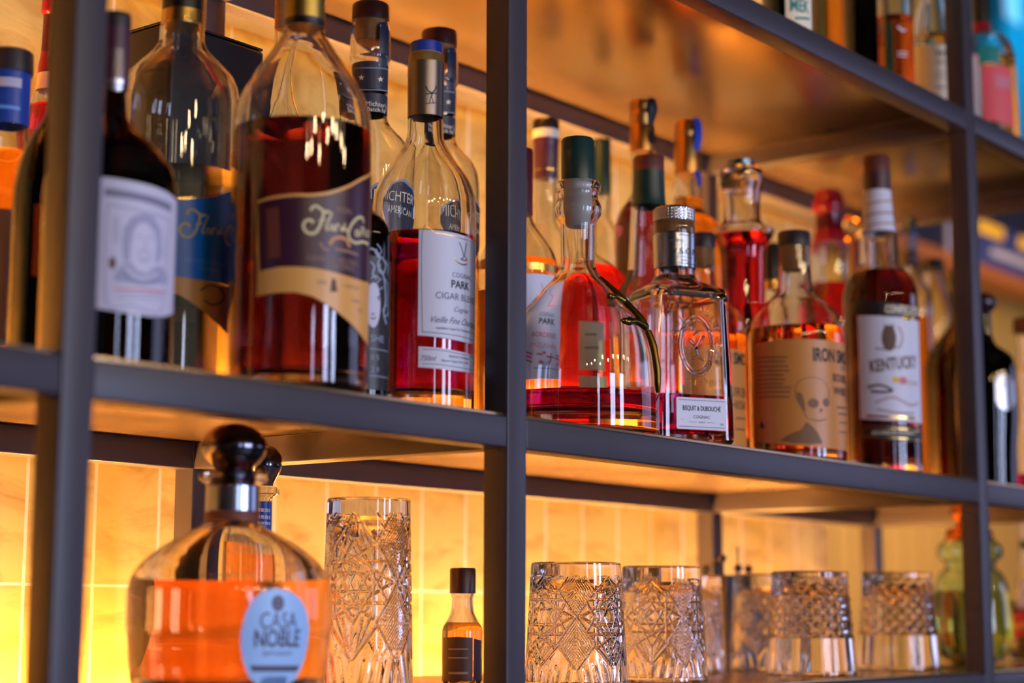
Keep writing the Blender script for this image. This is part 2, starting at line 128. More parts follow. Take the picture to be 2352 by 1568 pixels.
 {'name': 'rum_bottle', 'label': 'large rum bottle with a wavy purple label, nearly full of dark rum', 'cat': 'bottle', 'loc': (-0.252, 0.063, 0.004), 'turn': -0.781, 'prof': [(0.3899, 0.0176), (0.3407, 0.0184), (0.3345, 0.0188), (0.3267, 0.0219), (0.3192, 0.0267), (0.3089, 0.0334), (0.2986, 0.0406), (0.2896, 0.0465), (0.2822, 0.0508), (0.2732, 0.0556), (0.2637, 0.0591), (0.2535, 0.0614), (0.2413, 0.0625), (0.2007, 0.0627), (0.0081, 0.062)], 'glass': 'glass', 'wall': 0.0035, 'base': 0.014, 'kind': 'bottle', 'liq': (0.2389, 'rum_red'), 'caps': [('capsule', 'foil_gold_dull', [(0.4025, 0.0181), (0.3907, 0.0184), (0.3441, 0.0184)]), ('lower_ring', 'cap_black', [(0.3445, 0.0186), (0.3374, 0.018)])], 'bands': [], 'labels': [('purple_label', 'label_purple', 0.062, [(-0.6395, 0.1004, 0.1632), (-0.4963, 0.102, 0.1638), (-0.3009, 0.1037, 0.1646), (-0.0574, 0.104, 0.1656), (0.1832, 0.1035, 0.1666), (0.4375, 0.1018, 0.1701), (0.7334, 0.0995, 0.178), (1.0347, 0.0995, 0.188), (1.5312, 0.1017, 0.2014)], [('s', [(-0.0415, 0.1617), (-0.0316, 0.1638), (-0.0194, 0.1654), (-0.0042, 0.1667), (0.0107, 0.1674), (0.0264, 0.1713), (0.0445, 0.1796), (0.0627, 0.19), (0.0949, 0.2038)], 0.0027, 'paper_gold'), ('s', [(-0.0406, 0.1616), (-0.0385, 0.125), (-0.0361, 0.0902)], 0.0027, 'paper_gold'), ('t', 'RON', 0.0401, 0.1569, 0.0051, 'ink_tan'), ('p', [(-0.0305, 0.1552), (-0.0192, 0.1565), (-0.0166, 0.1121), (-0.0277, 0.1111)], 'ink_rust', 1), ('s', [(0.0265, 0.1247), (0.0289, 0.1297), (0.0359, 0.1325), (0.0436, 0.1309), (0.0468, 0.1252)], 0.0027, 'ink_orange'), ('s', [(0.0173, 0.1262), (0.0201, 0.121), (0.0258, 0.12)], 0.0023, 'ink_tan'), ('s', [(0.0308, 0.1214), (0.0459, 0.1212), (0.0589, 0.1202)], 0.002, 'ink_tan'), ('t', 'CARBON NEUTRAL', 0.0327, 0.112, 0.0043, 'ink_tan'), ('t', 'CERTIFIED', 0.0388, 0.1066, 0.0043, 'ink_tan'), ('s', [(0.0199, 0.1535), (0.0185, 0.1451), (0.0145, 0.1359), (0.0094, 0.1329), (0.0042, 0.1353), (0.0026, 0.1405), (0.0051, 0.1445), (0.0091, 0.1449), (0.011, 0.1424)], 0.0026, 'ink_creamgold'), ('s', [(0.0084, 0.1535), (0.0103, 0.1568), (0.0138, 0.1577), (0.0177, 0.1552), (0.022, 0.1532), (0.0257, 0.1542)], 0.0026, 'ink_creamgold'), ('s', [(0.0673, 0.1507), (0.0652, 0.1548), (0.0573, 0.1536), (0.0492, 0.1464), (0.0453, 0.1379), (0.0478, 0.1321), (0.0555, 0.1307), (0.0665, 0.1337), (0.0817, 0.1343)], 0.0026, 'ink_creamgold'), ('s', [(0.0158, 0.1455), (0.0188, 0.1451), (0.0212, 0.147)], 0.0017, 'ink_creamgold'), ('s', [(0.0278, 0.1535), (0.0258, 0.1488), (0.0226, 0.1408), (0.0229, 0.1377), (0.0249, 0.1385)], 0.0017, 'ink_creamgold'), ('s', [(0.0289, 0.1422), (0.0296, 0.1412), (0.0297, 0.1398), (0.0291, 0.1386), (0.0282, 0.138), (0.0272, 0.1382), (0.0265, 0.1392), (0.0264, 0.1406), (0.027, 0.1418), (0.0279, 0.1424), (0.0289, 0.1422)], 0.0017, 'ink_creamgold'), ('s', [(0.0326, 0.1442), (0.0311, 0.1367)], 0.0017, 'ink_creamgold'), ('s', [(0.0317, 0.1407), (0.0333, 0.1434), (0.0353, 0.1431)], 0.0017, 'ink_creamgold'), ('s', [(0.0387, 0.1415), (0.0391, 0.1409), (0.0392, 0.1401), (0.0388, 0.1393), (0.0382, 0.1388), (0.0375, 0.139), (0.037, 0.1396), (0.037, 0.1404), (0.0373, 0.1412), (0.038, 0.1417), (0.0387, 0.1415)], 0.0017, 'ink_creamgold'), ('s', [(0.041, 0.1459), (0.0397, 0.1388)], 0.0017, 'ink_creamgold'), ('s', [(0.0428, 0.1407), (0.0431, 0.1404), (0.0431, 0.1399), (0.0429, 0.1394), (0.0426, 0.1391), (0.0422, 0.1392), (0.0419, 0.1396), (0.0419, 0.1401), (0.0421, 0.1406), (0.0424, 0.1408), (0.0428, 0.1407)], 0.0017, 'ink_creamgold'), ('s', [(0.0575, 0.1418), (0.0585, 0.1408), (0.0586, 0.1394), (0.0578, 0.138), (0.0564, 0.1372), (0.055, 0.1373), (0.0541, 0.1383), (0.054, 0.1397), (0.0547, 0.1411), (0.056, 0.1419), (0.0575, 0.1418)], 0.0017, 'ink_creamgold'), ('s', [(0.0594, 0.1427), (0.0596, 0.1374)], 0.0017, 'ink_creamgold'), ('s', [(0.0633, 0.1433), (0.0629, 0.1378)], 0.0017, 'ink_creamgold'), ('s', [(0.0631, 0.1408), (0.0659, 0.1436), (0.0687, 0.143), (0.0687, 0.1389)], 0.0017, 'ink_creamgold'), ('s', [(0.0622, 0.1449), (0.0642, 0.1463), (0.0664, 0.1458), (0.0688, 0.1472)], 0.0017, 'ink_creamgold'), ('s', [(0.0786, 0.1459), (0.0806, 0.145), (0.0808, 0.1435), (0.0793, 0.1419), (0.0768, 0.1408), (0.0745, 0.1407), (0.0731, 0.1416), (0.0729, 0.1432), (0.074, 0.1447), (0.0761, 0.1457), (0.0786, 0.1459)], 0.0017, 'ink_creamgold'), ('s', [(0.0828, 0.147), (0.0838, 0.1415)], 0.0017, 'ink_creamgold')]), ('gold_band', 'paper_gold', 0.062, [(-0.619, 0.0789, 0.1), (-0.4782, 0.0798, 0.1016), (-0.2852, 0.0808, 0.1034), (-0.0432, 0.0811, 0.1036), (0.1974, 0.0779, 0.1031), (0.4538, 0.07, 0.1014), (0.6728, 0.0627, 0.0996), (0.8958, 0.0553, 0.0985), (1.1475, 0.0475, 0.0987), (1.5305, 0.0423, 0.1013)], [('p', [(0.0288, 0.095), (0.0322, 0.0953), (0.0346, 0.0841), (0.0274, 0.0833)], 'ink_brown', 1), ('t', '1890', 0.0192, 0.091, 0.0035, 'ink_tan2'), ('t', 'Single Estate', 0.051, 0.0909, 0.0027, 'ink_tan2'), ('t', 'Estate', 0.0567, 0.0794, 0.0031, 'ink_tan2'), ('t', 'Rum', 0.0649, 0.0721, 0.0031, 'ink_tan2')])]},
 {'name': 'wine_bottle', 'label': 'slim dark bottle with a white etched face, behind the purple-labelled rum', 'cat': 'bottle', 'loc': (-0.1445, 0.088, 0.004), 'turn': -0.8156, 'prof': [(0.2556, 0.0071), (0.2083, 0.0071), (0.1989, 0.0075), (0.1904, 0.01), (0.1797, 0.0217), (0.172, 0.0259), (0.1635, 0.0275), (0.0104, 0.0271)], 'glass': 'glass_dark', 'wall': 0.003, 'base': 0.006, 'kind': 'bottle', 'liq': (0.2102, 'rum'), 'caps': [('capsule', 'cap_black', [(0.2565, 0.0076), (0.2169, 0.0077)])], 'bands': [], 'labels': [('etched_label', 'label_black', 0.0275, [(-0.4214, 0.0153, 0.1434), (0.0257, 0.0145, 0.1422), (0.4798, 0.0138, 0.1405), (0.8566, 0.0144, 0.1402), (1.4039, 0.0161, 0.139)], [('e', 0.012, 0.0939, 0.0077, 0.0215, 'paper_lilac', 1), ('s', [(0.0186, 0.0988), (0.0165, 0.1018), (0.0206, 0.1032)], 0.0012, 'ink_dark', 2), ('s', [(0.01, 0.0854), (0.013, 0.0849)], 0.0012, 'ink_dark', 2), ('s', [(0.0092, 0.0821), (0.0118, 0.0806), (0.0145, 0.0825)], 0.0012, 'ink_brown', 2), ('s', [(0.0077, 0.1476), (0.013, 0.146), (0.0178, 0.1404), (0.016, 0.1318), (0.0213, 0.1262), (0.0252, 0.1164), (0.027, 0.1), (0.0245, 0.0871), (0.0292, 0.0774)], 0.0021, 'ink_steel', 1), ('s', [(0.014, 0.1407), (0.021, 0.14), (0.0262, 0.1333), (0.0225, 0.1251), (0.017, 0.1277), (0.019, 0.1338)], 0.0017, 'ink_steel', 1), ('s', [(0.0251, 0.1205), (0.0319, 0.1133), (0.0303, 0.1005), (0.0341, 0.0844)], 0.0012, 'ink_steel', 1), ('s', [(0.0079, 0.1351), (0.0123, 0.1305), (0.0107, 0.1228), (0.0152, 0.1191)], 0.0017, 'ink_steel', 1), ('s', [(0.0147, 0.1525), (0.0198, 0.1469), (0.0168, 0.1419), (0.013, 0.1439), (0.0148, 0.1475)], 0.0012, 'ink_steel', 1), ('s', [(0.0203, 0.1198), (0.0153, 0.115), (0.0184, 0.1095), (0.0228, 0.1126)], 0.0012, 'ink_steel', 1), ('s', [(0.0287, 0.096), (0.0232, 0.0902), (0.0274, 0.085), (0.0327, 0.09)], 0.0012, 'ink_steel', 1), ('s', [(0.0248, 0.1372), (0.0312, 0.1333), (0.0296, 0.1255)], 0.0012, 'ink_steel', 1), ('s', [(0.009, 0.1185), (0.0133, 0.1223), (0.0182, 0.1195)], 0.0012, 'ink_steel', 1), ('t', 'SHE', 0.0172, 0.0626, 0.0066, 'ink_steel'), ('s', [(0.0092, 0.0524), (0.0342, 0.0519)], 0.0008, 'ink_steel', 1), ('t', '0 5', 0.0146, 0.0446, 0.005, 'ink_steel'), ('t', '2 9', 0.0148, 0.0331, 0.005, 'ink_steel'), ('s', [(0.0096, 0.027), (0.0354, 0.0268)], 0.0008, 'ink_steel', 1)])]},
 {'name': 'cognac_bottle', 'label': 'tall clear bottle with a grey neck sleeve, blue cap and white two-part label', 'cat': 'bottle', 'loc': (-0.0406, 0.1, 0.004), 'turn': -0.8507, 'prof': [(0.3718, 0.0178), (0.3617, 0.0182), (0.3076, 0.0177), (0.293, 0.0181), (0.2843, 0.019), (0.277, 0.0217), (0.2711, 0.0247), (0.263, 0.03), (0.2548, 0.0357), (0.2476, 0.0406), (0.2404, 0.0449), (0.2309, 0.0489), (0.2214, 0.0515), (0.207, 0.0523), (0.0125, 0.0515)], 'glass': 'glass', 'wall': 0.0035, 'base': 0.022, 'kind': 'bottle', 'liq': (0.1806, 'liq_cognac'), 'caps': [('cap', 'cap_blue', [(0.3847, 0.0152), (0.3834, 0.0165), (0.3718, 0.0169)]), ('cork', 'cork_gold', [(0.3727, 0.0174), (0.3608, 0.0178)])], 'bands': [('neck_sleeve', 'foil_taupe', 0.3626, 0.3057, 0.0179, [('s', [(-0.0, 0.3345), (0.0022, 0.3296), (0.0061, 0.3272), (0.0053, 0.3226)], 0.0013, 'ink_dark'), ('s', [(0.0109, 0.3357), (0.0089, 0.3304), (0.0052, 0.3271)], 0.0013, 'ink_dark'), ('s', [(0.0001, 0.3259), (0.0115, 0.3281)], 0.0013, 'ink_dark'), ('s', [(0.0036, 0.3161), (0.0053, 0.3235), (0.0081, 0.3166)], 0.0009, 'ink_dark'), ('s', [(-0.0003, 0.3159), (0.0105, 0.3179)], 0.0009, 'ink_dark')])], 'labels': [('front_label', 'paper_white', 0.0515, [(-0.0992, 0.0745, 0.1793), (0.1374, 0.0738, 0.179), (0.3921, 0.0728, 0.1786), (0.6818, 0.0716, 0.1778), (1.0002, 0.071, 0.1765), (1.3489, 0.072, 0.1754)], [('s', [(-0.0008, 0.0779), (-0.0019, 0.1762), (0.0109, 0.1762), (0.0244, 0.1752), (0.0404, 0.1738), (0.0617, 0.1733)], 0.0006, 'foil_gold'), ('s', [(-0.0008, 0.0779), (0.0118, 0.0774), (0.0303, 0.0766), (0.0637, 0.0752)], 0.0006, 'ink_dark'), ('s', [(0.0369, 0.1698), (0.0405, 0.1633), (0.0431, 0.1559), (0.0394, 0.1527), (0.0488, 0.1533), (0.0445, 0.157), (0.0457, 0.1642), (0.0471, 0.1706)], 0.0011, 'foil_gold'), ('s', [(0.0306, 0.1532), (0.0349, 0.1494), (0.0432, 0.148), (0.052, 0.1512), (0.0545, 0.156)], 0.0013, 'foil_gold'), ('t', 'COGNAC', 0.0287, 0.1365, 0.0048, 'ink_slate', {'sx': 0.95, 'al': 'l'}), ('t', 'PARK', 0.0278, 0.1273, 0.0074, 'ink_black', {'b': 0.025, 'sx': 0.95, 'al': 'l'}), ('t', 'CIGAR BLEND', 0.0115, 0.1148, 0.0065, 'ink_slate', {'sx': 0.95, 'al': 'l'}), ('t', 'Cognac', 0.0418, 0.1025, 0.0048, 'ink_slate', {'sh': 0.4}), ('t', 'Vieille Fine Champagne', 0.0066, 0.0909, 0.0065, 'ink_slate', {'sh': 0.45, 'sx': 0.8, 'al': 'l'}), ('t', 'Appellation Cognac Fine Champagne Contrôlée', 0.0122, 0.0826, 0.0024, 'ink_slate', {'al': 'l', 'sx': 0.8})]), ('lower_label', 'paper_white', 0.0515, [(-0.0836, 0.0434, 0.0638), (0.1516, 0.0427, 0.0632), (0.4058, 0.0421, 0.0626), (0.6962, 0.0416, 0.0613), (1.0189, 0.0421, 0.0606), (1.3489, 0.0434, 0.0603)], [('t', '750ml', 0.0053, 0.0525, 0.0052, 'ink_slate', {'sh': 0.3, 'sx': 0.8}), ('t', 'PRODUCT OF FRANCE', 0.0265, 0.0553, 0.0024, 'ink_slate', {'al': 'l', 'sx': 0.8}), ('t', 'Maison Cognac Park 16100', 0.0182, 0.0509, 0.0024, 'ink_slate', {'al': 'l', 'sx': 0.9}), ('s', [(-0.0006, 0.0609), (0.0163, 0.0606), (0.0358, 0.0591), (0.064, 0.0587)], 0.0006, 'ink_slate'), ('s', [(-0.0005, 0.0468), (0.0165, 0.0465), (0.0359, 0.0454), (0.0643, 0.0453)], 0.0006, 'ink_slate')])]},
 {'name': 'whiskey_bottle', 'label': 'whiskey bottle with brown cap and starred navy neck label, nearer the black box', 'cat': 'bottle', 'loc': (0.0845, 0.295, 0.004), 'turn': -0.8188, 'prof': [(0.4814, 0.0211), (0.4684, 0.0231), (0.4372, 0.0235), (0.4284, 0.0205), (0.3718, 0.0199), (0.36, 0.0229), (0.3498, 0.0308), (0.3411, 0.0387), (0.3319, 0.0447), (0.3191, 0.0486), (0.3013, 0.05), (0.013, 0.049)], 'glass': 'glass', 'wall': 0.003, 'base': 0.006, 'kind': 'bottle', 'liq': (0.2104, 'liq_amber'), 'caps': [('cap', 'cap_brown', [(0.5012, 0.0201), (0.4991, 0.0216), (0.4814, 0.0216)]), ('cork', 'cork', [(0.4814, 0.0171), (0.4564, 0.0165)])], 'bands': [('neck_label', 'label_navy', 0.4284, 0.3959, 0.0203, [('p', [(-0.0099, 0.4127), (-0.0108, 0.4105), (-0.0136, 0.4108), (-0.0113, 0.4089), (-0.0121, 0.4065), (-0.0098, 0.4076), (-0.0076, 0.406), (-0.0083, 0.4085), (-0.0064, 0.4099), (-0.0089, 0.4102)], 'paper_cream'), ('p', [(0.0124, 0.4117), (0.0114, 0.4091), (0.0087, 0.4086), (0.0108, 0.4074), (0.0102, 0.4048), (0.0125, 0.4066), (0.015, 0.4058), (0.0141, 0.408), (0.0167, 0.4102), (0.0135, 0.4096)], 'paper_cream'), ('s', [(-0.0207, 0.4215), (0.0009, 0.42), (0.0255, 0.4229)], 0.001, 'ink_steel'), ('s', [(-0.02, 0.3956), (0.0013, 0.3944), (0.0267, 0.3975)], 0.001, 'ink_steel')]), ('batch_label', 'label_navy', 0.3913, 0.3697, 0.02, [('t', "Michter's", 0.0096, 0.3786, 0.0055, 'paper_cream'), ('t', 'Batch Nº', 0.0097, 0.372, 0.005, 'paper_cream')])], 'labels': [('seal_strip', 'label_navy', 0.0233, [(0.4523, 0.4212, 0.4745), (0.7573, 0.4227, 0.476), (1.0689, 0.4247, 0.478)], [('s', [(0.0118, 0.4717), (0.012, 0.4234)], 0.001, 'ink_steel'), ('s', [(0.0215, 0.4741), (0.0227, 0.4259)], 0.001, 'ink_steel')]), ('round_label', 'label_navy', 0.049, [(-0.1114, 0.2513, 0.2637), (0.1717, 0.2304, 0.2773), (0.618, 0.2105, 0.2868), (1.0788, 0.2271, 0.2824), (1.5699, 0.251, 0.2709)], [('s', [(-0.0043, 0.2631), (0.008, 0.2773), (0.0298, 0.2863), (0.0524, 0.2819), (0.0766, 0.2709)], 0.0029, 'ink_steel'), ('t', "MICHTER'S", 0.0324, 0.2671, 0.0117, 'paper_cream'), ('t', 'AMERICAN', 0.0326, 0.2499, 0.0068, 'paper_cream')])]},
 {'name': 'whiskey_bottle', 'label': 'whiskey bottle with brown cap and starred navy neck label, next to the steel upright', 'cat': 'bottle', 'loc': (0.2112, 0.3, 0.004), 'turn': -0.8581, 'prof': [(0.4839, 0.021), (0.4709, 0.023), (0.4399, 0.0234), (0.4312, 0.0204), (0.3748, 0.0198), (0.3631, 0.0228), (0.3529, 0.0307), (0.3443, 0.0386), (0.3351, 0.0445), (0.3224, 0.0484), (0.3047, 0.0499), (0.0173, 0.0489)], 'glass': 'glass', 'wall': 0.003, 'base': 0.006, 'kind': 'bottle', 'liq': (0.2091, 'liq_amber'), 'caps': [('cap', 'cap_brown', [(0.5036, 0.02), (0.5015, 0.0215), (0.4839, 0.0215)]), ('cork', 'cork', [(0.4839, 0.017), (0.459, 0.0165)])], 'bands': [('neck_label', 'label_navy', 0.4312, 0.3989, 0.0202, [('p', [(-0.0103, 0.416), (-0.0113, 0.4137), (-0.0142, 0.4141), (-0.0118, 0.4122), (-0.0126, 0.4099), (-0.0103, 0.4109), (-0.0081, 0.4093), (-0.0088, 0.4118), (-0.0068, 0.4131), (-0.0094, 0.4135)], 'paper_cream'), ('p', [(0.0119, 0.4145), (0.0109, 0.412), (0.0083, 0.4115), (0.0103, 0.4102), (0.0096, 0.4077), (0.0119, 0.4095), (0.0144, 0.4086), (0.0136, 0.4108), (0.0161, 0.4129), (0.0129, 0.4124)], 'paper_cream'), ('s', [(-0.0215, 0.4248), (0.0006, 0.423), (0.0244, 0.4252)], 0.001, 'ink_steel'), ('s', [(-0.021, 0.3992), (0.0008, 0.3976), (0.025, 0.3998)], 0.001, 'ink_steel')]), ('batch_label', 'label_navy', 0.3942, 0.3728, 0.0199, [('t', "Michter's", 0.0089, 0.3816, 0.0055, 'paper_cream'), ('t', 'Batch Nº', 0.009, 0.3751, 0.005, 'paper_cream')])], 'labels': [('seal_strip', 'label_navy', 0.0232, [(0.4442, 0.424, 0.4771), (0.7482, 0.4253, 0.4785), (1.0554, 0.4272, 0.4803)], [('s', [(0.0117, 0.4743), (0.0116, 0.4262)], 0.001, 'ink_steel'), ('s', [(0.0214, 0.4765), (0.0221, 0.4284)], 0.001, 'ink_steel')]), ('round_label', 'label_navy', 0.0489, [(0.1533, 0.2558, 0.2681), (0.4429, 0.2346, 0.2814), (0.8924, 0.2145, 0.2906), (1.3507, 0.2307, 0.2859), (1.8239, 0.2539, 0.2738)], [('s', [(0.0087, 0.2675), (0.0214, 0.2814), (0.0433, 0.2901), (0.0658, 0.2854), (0.0891, 0.2738)], 0.0031, 'ink_steel'), ('t', "MICHTER'S", 0.0459, 0.271, 0.0117, 'paper_cream'), ('t', 'AMERICAN', 0.046, 0.2538, 0.0068, 'paper_cream')])]},
 {'name': 'cork_bottle', 'label': 'bottle with a thin amber cork top behind the purple-labelled rum neck', 'cat': 'bottle', 'loc': (0.0084, 0.362, 0.004), 'turn': -0.7683, 'prof': [(0.4998, 0.008), (0.4621, 0.0079), (0.4441, 0.0074), (0.4235, 0.0074), (0.398, 0.0109), (0.3471, 0.0246), (0.0495, 0.0241)], 'glass': 'glass', 'wall': 0.003, 'base': 0.006, 'kind': 'bottle', 'liq': (0.3154, 'liq_amber'), 'caps': [('cork', 'cork', [(0.5014, 0.0085), (0.4647, 0.0084)])], 'bands': [], 'labels': []},
 {'name': 'gin_bottle', 'label': 'bottle with a wide blue neck wrap and black cap at the left edge', 'cat': 'bottle', 'loc': (-0.3919, 0.31, 0.004), 'turn': -0.6199, 'prof': [(0.3259, 0.0188), (0.2564, 0.0187), (0.2439, 0.0195), (0.2189, 0.0267), (0.1898, 0.0356), (0.1609, 0.0383), (0.0066, 0.0378)], 'glass': 'glass', 'wall': 0.003, 'base': 0.006, 'kind': 'bottle', 'liq': (0.23, 'liq_orange'), 'caps': [('cap', 'cap_dark', [(0.3285, 0.018), (0.3264, 0.0205), (0.3061, 0.0212)])], 'bands': [('neck_wrap', 'label_blue2', 0.3069, 0.2556, 0.0187, [('s', [(-0.0133, 0.294), (0.011, 0.2939)], 0.009, 'paper_lilac'), ('s', [(-0.012, 0.2701), (0.0104, 0.2696)], 0.0033, 'label_sky')])], 'labels': [('front_label', 'paper_peach', 0.0378, [(-0.6586, 0.0453, 0.1704), (-0.2185, 0.0452, 0.1704), (0.1791, 0.046, 0.1694), (0.616, 0.0478, 0.1699), (1.1051, 0.0508, 0.1706)], [])]},
 {'name': 'liqueur_bottle', 'label': 'dark olive bottle with an orange strip label, left of the first upright', 'cat': 'bottle', 'loc': (-0.4211, 0.2, 0.004), 'turn': -0.645, 'prof': [(0.3556, 0.0078), (0.2475, 0.0081), (0.2376, 0.0108), (0.2237, 0.0192), (0.208, 0.0261), (0.1883, 0.031), (0.1687, 0.0336), (-0.0042, 0.0334)], 'glass': 'glass_olive', 'wall': 0.003, 'base': 0.006, 'kind': 'bottle', 'liq': (0.2072, 'rum'), 'caps': [('cap', 'cap_black', [(0.3637, 0.0078), (0.2993, 0.0081)])], 'bands': [], 'labels': [('strip_label', 'label_orange', 0.0334, [(-0.4218, 0.0917, 0.1533), (-0.2745, 0.0913, 0.1528), (-0.1227, 0.0911, 0.1524)], [])]},
 {'name': 'waxed_bottle', 'label': 'bottle with a red wax neck behind the dark olive bottle', 'cat': 'bottle', 'loc': (-0.2775, 0.4, 0.004), 'turn': -0.642, 'prof': [(0.4254, 0.0107), (0.356, 0.0125), (0.3307, 0.016), (0.3192, 0.0195), (0.2918, 0.023), (0.0682, 0.0226)], 'glass': 'glass', 'wall': 0.003, 'base': 0.006, 'kind': 'bottle', 'liq': (0.3173, 'liq_red'), 'caps': [('wax_seal', 'wax_red', [(0.4394, 0.0125), (0.4161, 0.0134), (0.4105, 0.0098), (0.3744, 0.0116), (0.3523, 0.0142)])], 'bands': [('neck_label', 'paper_peach', 0.3504, 0.3321, 0.0145, [])], 'labels': []},
 {'name': 'cognac_bottle', 'label': 'clear bottle with a white label in red Japanese lettering, behind the bell decanter', 'cat': 'bottle', 'loc': (0.2936, 0.243, 0.004), 'turn': -0.9037, 'prof': [(0.3642, 0.0175), (0.2831, 0.0174), (0.2724, 0.02), (0.2617, 0.0273), (0.2483, 0.0367), (0.2322, 0.0451), (0.2162, 0.0487), (0.2003, 0.0492), (-0.0144, 0.0484)], 'glass': 'glass', 'wall': 0.003, 'base': 0.006, 'kind': 'bottle', 'liq': (0.2251, 'liq_orange'), 'caps': [('capsule', 'capsule_wine', [(0.3642, 0.0169), (0.3615, 0.018), (0.2831, 0.0179)])], 'bands': [], 'labels': [('front_label', 'paper_white', 0.0484, [(-0.4174, 0.0708, 0.1972), (0.0106, 0.0729, 0.2017), (0.4412, 0.0746, 0.2037), (0.8707, 0.0752, 0.204), (1.5476, 0.077, 0.2055)], [('s', [(-0.0205, 0.2066), (0.0003, 0.2105), (0.0212, 0.213), (0.0421, 0.2129), (0.0749, 0.214)], 0.0083, 'foil_gold'), ('t', 'COGNAC', 0.0348, 0.1561, 0.0042, 'ink_slate'), ('t', 'PARK', 0.0348, 0.1478, 0.0078, 'ink_black', {'b': 0.02}), ('t', 'BORDERIES', 0.0328, 0.1315, 0.0057, 'ink_red'), ('t', 'MIZUNARA', 0.0321, 0.1191, 0.0057, 'ink_rose'), ('t', 'ミズナラ', 0.0335, 0.1037, 0.0114, 'ink_red', {'b': 0.02}), ('s', [(0.016, 0.0912), (0.0749, 0.0937)], 0.0008, 'ink_slate'), ('s', [(0.0283, 0.1929), (0.0321, 0.1839), (0.039, 0.1785), (0.0334, 0.1674), (0.0493, 0.1684)], 0.001, 'ink_rose')])]},
 {'name': 'spirit_bottle', 'label': 'tall bottle with a plum capsule, cream ring and black cap beside the middle upright', 'cat': 'bottle', 'loc': (0.5342, 0.384, 0.004), 'turn': -0.9195, 'prof': [(0.4639, 0.0174), (0.3965, 0.0161), (0.3873, 0.0143), (0.3386, 0.0143), (0.3295, 0.0178), (0.3174, 0.0261), (0.2993, 0.0355), (0.2812, 0.0414), (0.2571, 0.0437), (0.0437, 0.0432)], 'glass': 'glass', 'wall': 0.003, 'base': 0.006, 'kind': 'bottle', 'liq': (0.249, 'liq_gold'), 'caps': [('cap', 'cap_black', [(0.4781, 0.0168), (0.4756, 0.0186), (0.4633, 0.0185)]), ('cream_ring', 'paper_cream', [(0.4639, 0.0182), (0.4504, 0.0182)]), ('capsule', 'capsule_plum', [(0.451, 0.0185), (0.4393, 0.0173), (0.3952, 0.0167)])], 'bands': [('gold_line', 'foil_gold', 0.4075, 0.405, 0.0163, [])], 'labels': []},
 {'name': 'decanter', 'label': 'bell-shaped clear decanter with a green cap and a gold twig on its side', 'cat': 'decanter', 'loc': (0.2181, 0.098, 0.004), 'turn': -0.9376, 'prof': [(0.2878, 0.0235), (0.2842, 0.026), (0.2797, 0.026), (0.2747, 0.023), (0.2687, 0.023), (0.2627, 0.0255), (0.2577, 0.0269), (0.2517, 0.0264), (0.2447, 0.0225), (0.2377, 0.0195), (0.1979, 0.019), (0.1909, 0.02), (0.183, 0.0243), (0.1761, 0.0292), (0.1637, 0.0413), (0.1534, 0.05), (0.1455, 0.0568), (0.1293, 0.0708), (0.1097, 0.0813), (0.0867, 0.0875), (0.0594, 0.0897), (0.0096, 0.0898)], 'glass': 'glass', 'wall': 0.004, 'base': 0.024, 'kind': 'bottle', 'liq': (0.0452, 'liq_crimson'), 'caps': [('stopper_cap', 'cap_green', [(0.3382, 0.0172), (0.3357, 0.0187), (0.2878, 0.0186)]), ('stopper_cork', 'cork_white', [(0.2888, 0.0162), (0.2702, 0.0157), (0.2677, 0.0167), (0.2537, 0.0161), (0.2517, 0.0147), (0.2387, 0.0137), (0.2367, 0.0117)])], 'bands': [], 'labels': [], 'extra': 'twig'},
 {'name': 'spirit_bottle', 'label': 'clear bottle with a slim green capsule behind the bell decanter', 'cat': 'bottle', 'loc': (0.689, 0.4, 0.004), 'turn': -0.9514, 'prof': [(0.4856, 0.0126), (0.4043, 0.0119), (0.371, 0.0113), (0.3614, 0.0163), (0.3518, 0.025), (0.3358, 0.035), (0.3199, 0.04), (0.3009, 0.0424), (0.0444, 0.0418)], 'glass': 'glass', 'wall': 0.003, 'base': 0.006, 'kind': 'bottle', 'liq': (0.2739, 'liq_gold'), 'caps': [('capsule', 'cap_green', [(0.4856, 0.0107), (0.4824, 0.0126), (0.4043, 0.0126)])], 'bands': [('gold_line', 'foil_gold', 0.4172, 0.4146, 0.012, [])], 'labels': []},
 {'name': 'cognac_bottle', 'label': 'round-shouldered bottle of red liquor directly behind the bell decanter', 'cat': 'bottle', 'loc': (0.4901, 0.285, 0.004), 'turn': -0.942, 'prof': [(0.4114, 0.0138), (0.2741, 0.0136), (0.2683, 0.0193), (0.2596, 0.0318), (0.2498, 0.0431), (0.2365, 0.0545), (0.2221, 0.0589), (0.0009, 0.0587)], 'glass': 'glass', 'wall': 0.003, 'base': 0.01, 'kind': 'bottle', 'liq': (0.252, 'liq_red'), 'caps': [('capsule', 'cap_green', [(0.4144, 0.0138), (0.3615, 0.0143)])], 'bands': [], 'labels': [('front_label', 'paper_cream', 0.0587, [(-0.1485, 0.1114, 0.1725), (0.1303, 0.1113, 0.1719), (0.4724, 0.111, 0.1717)], [('s', [(-0.0005, 0.1557), (0.016, 0.156)], 0.0017, 'ink_brown'), ('s', [(-0.0005, 0.139), (0.0188, 0.1394)], 0.0017, 'ink_brown')]), ('lower_label', 'paper_cream', 0.0587, [(-0.1511, 0.0507, 0.0992), (0.1265, 0.0507, 0.0986), (0.5195, 0.0514, 0.0984)], [])]},
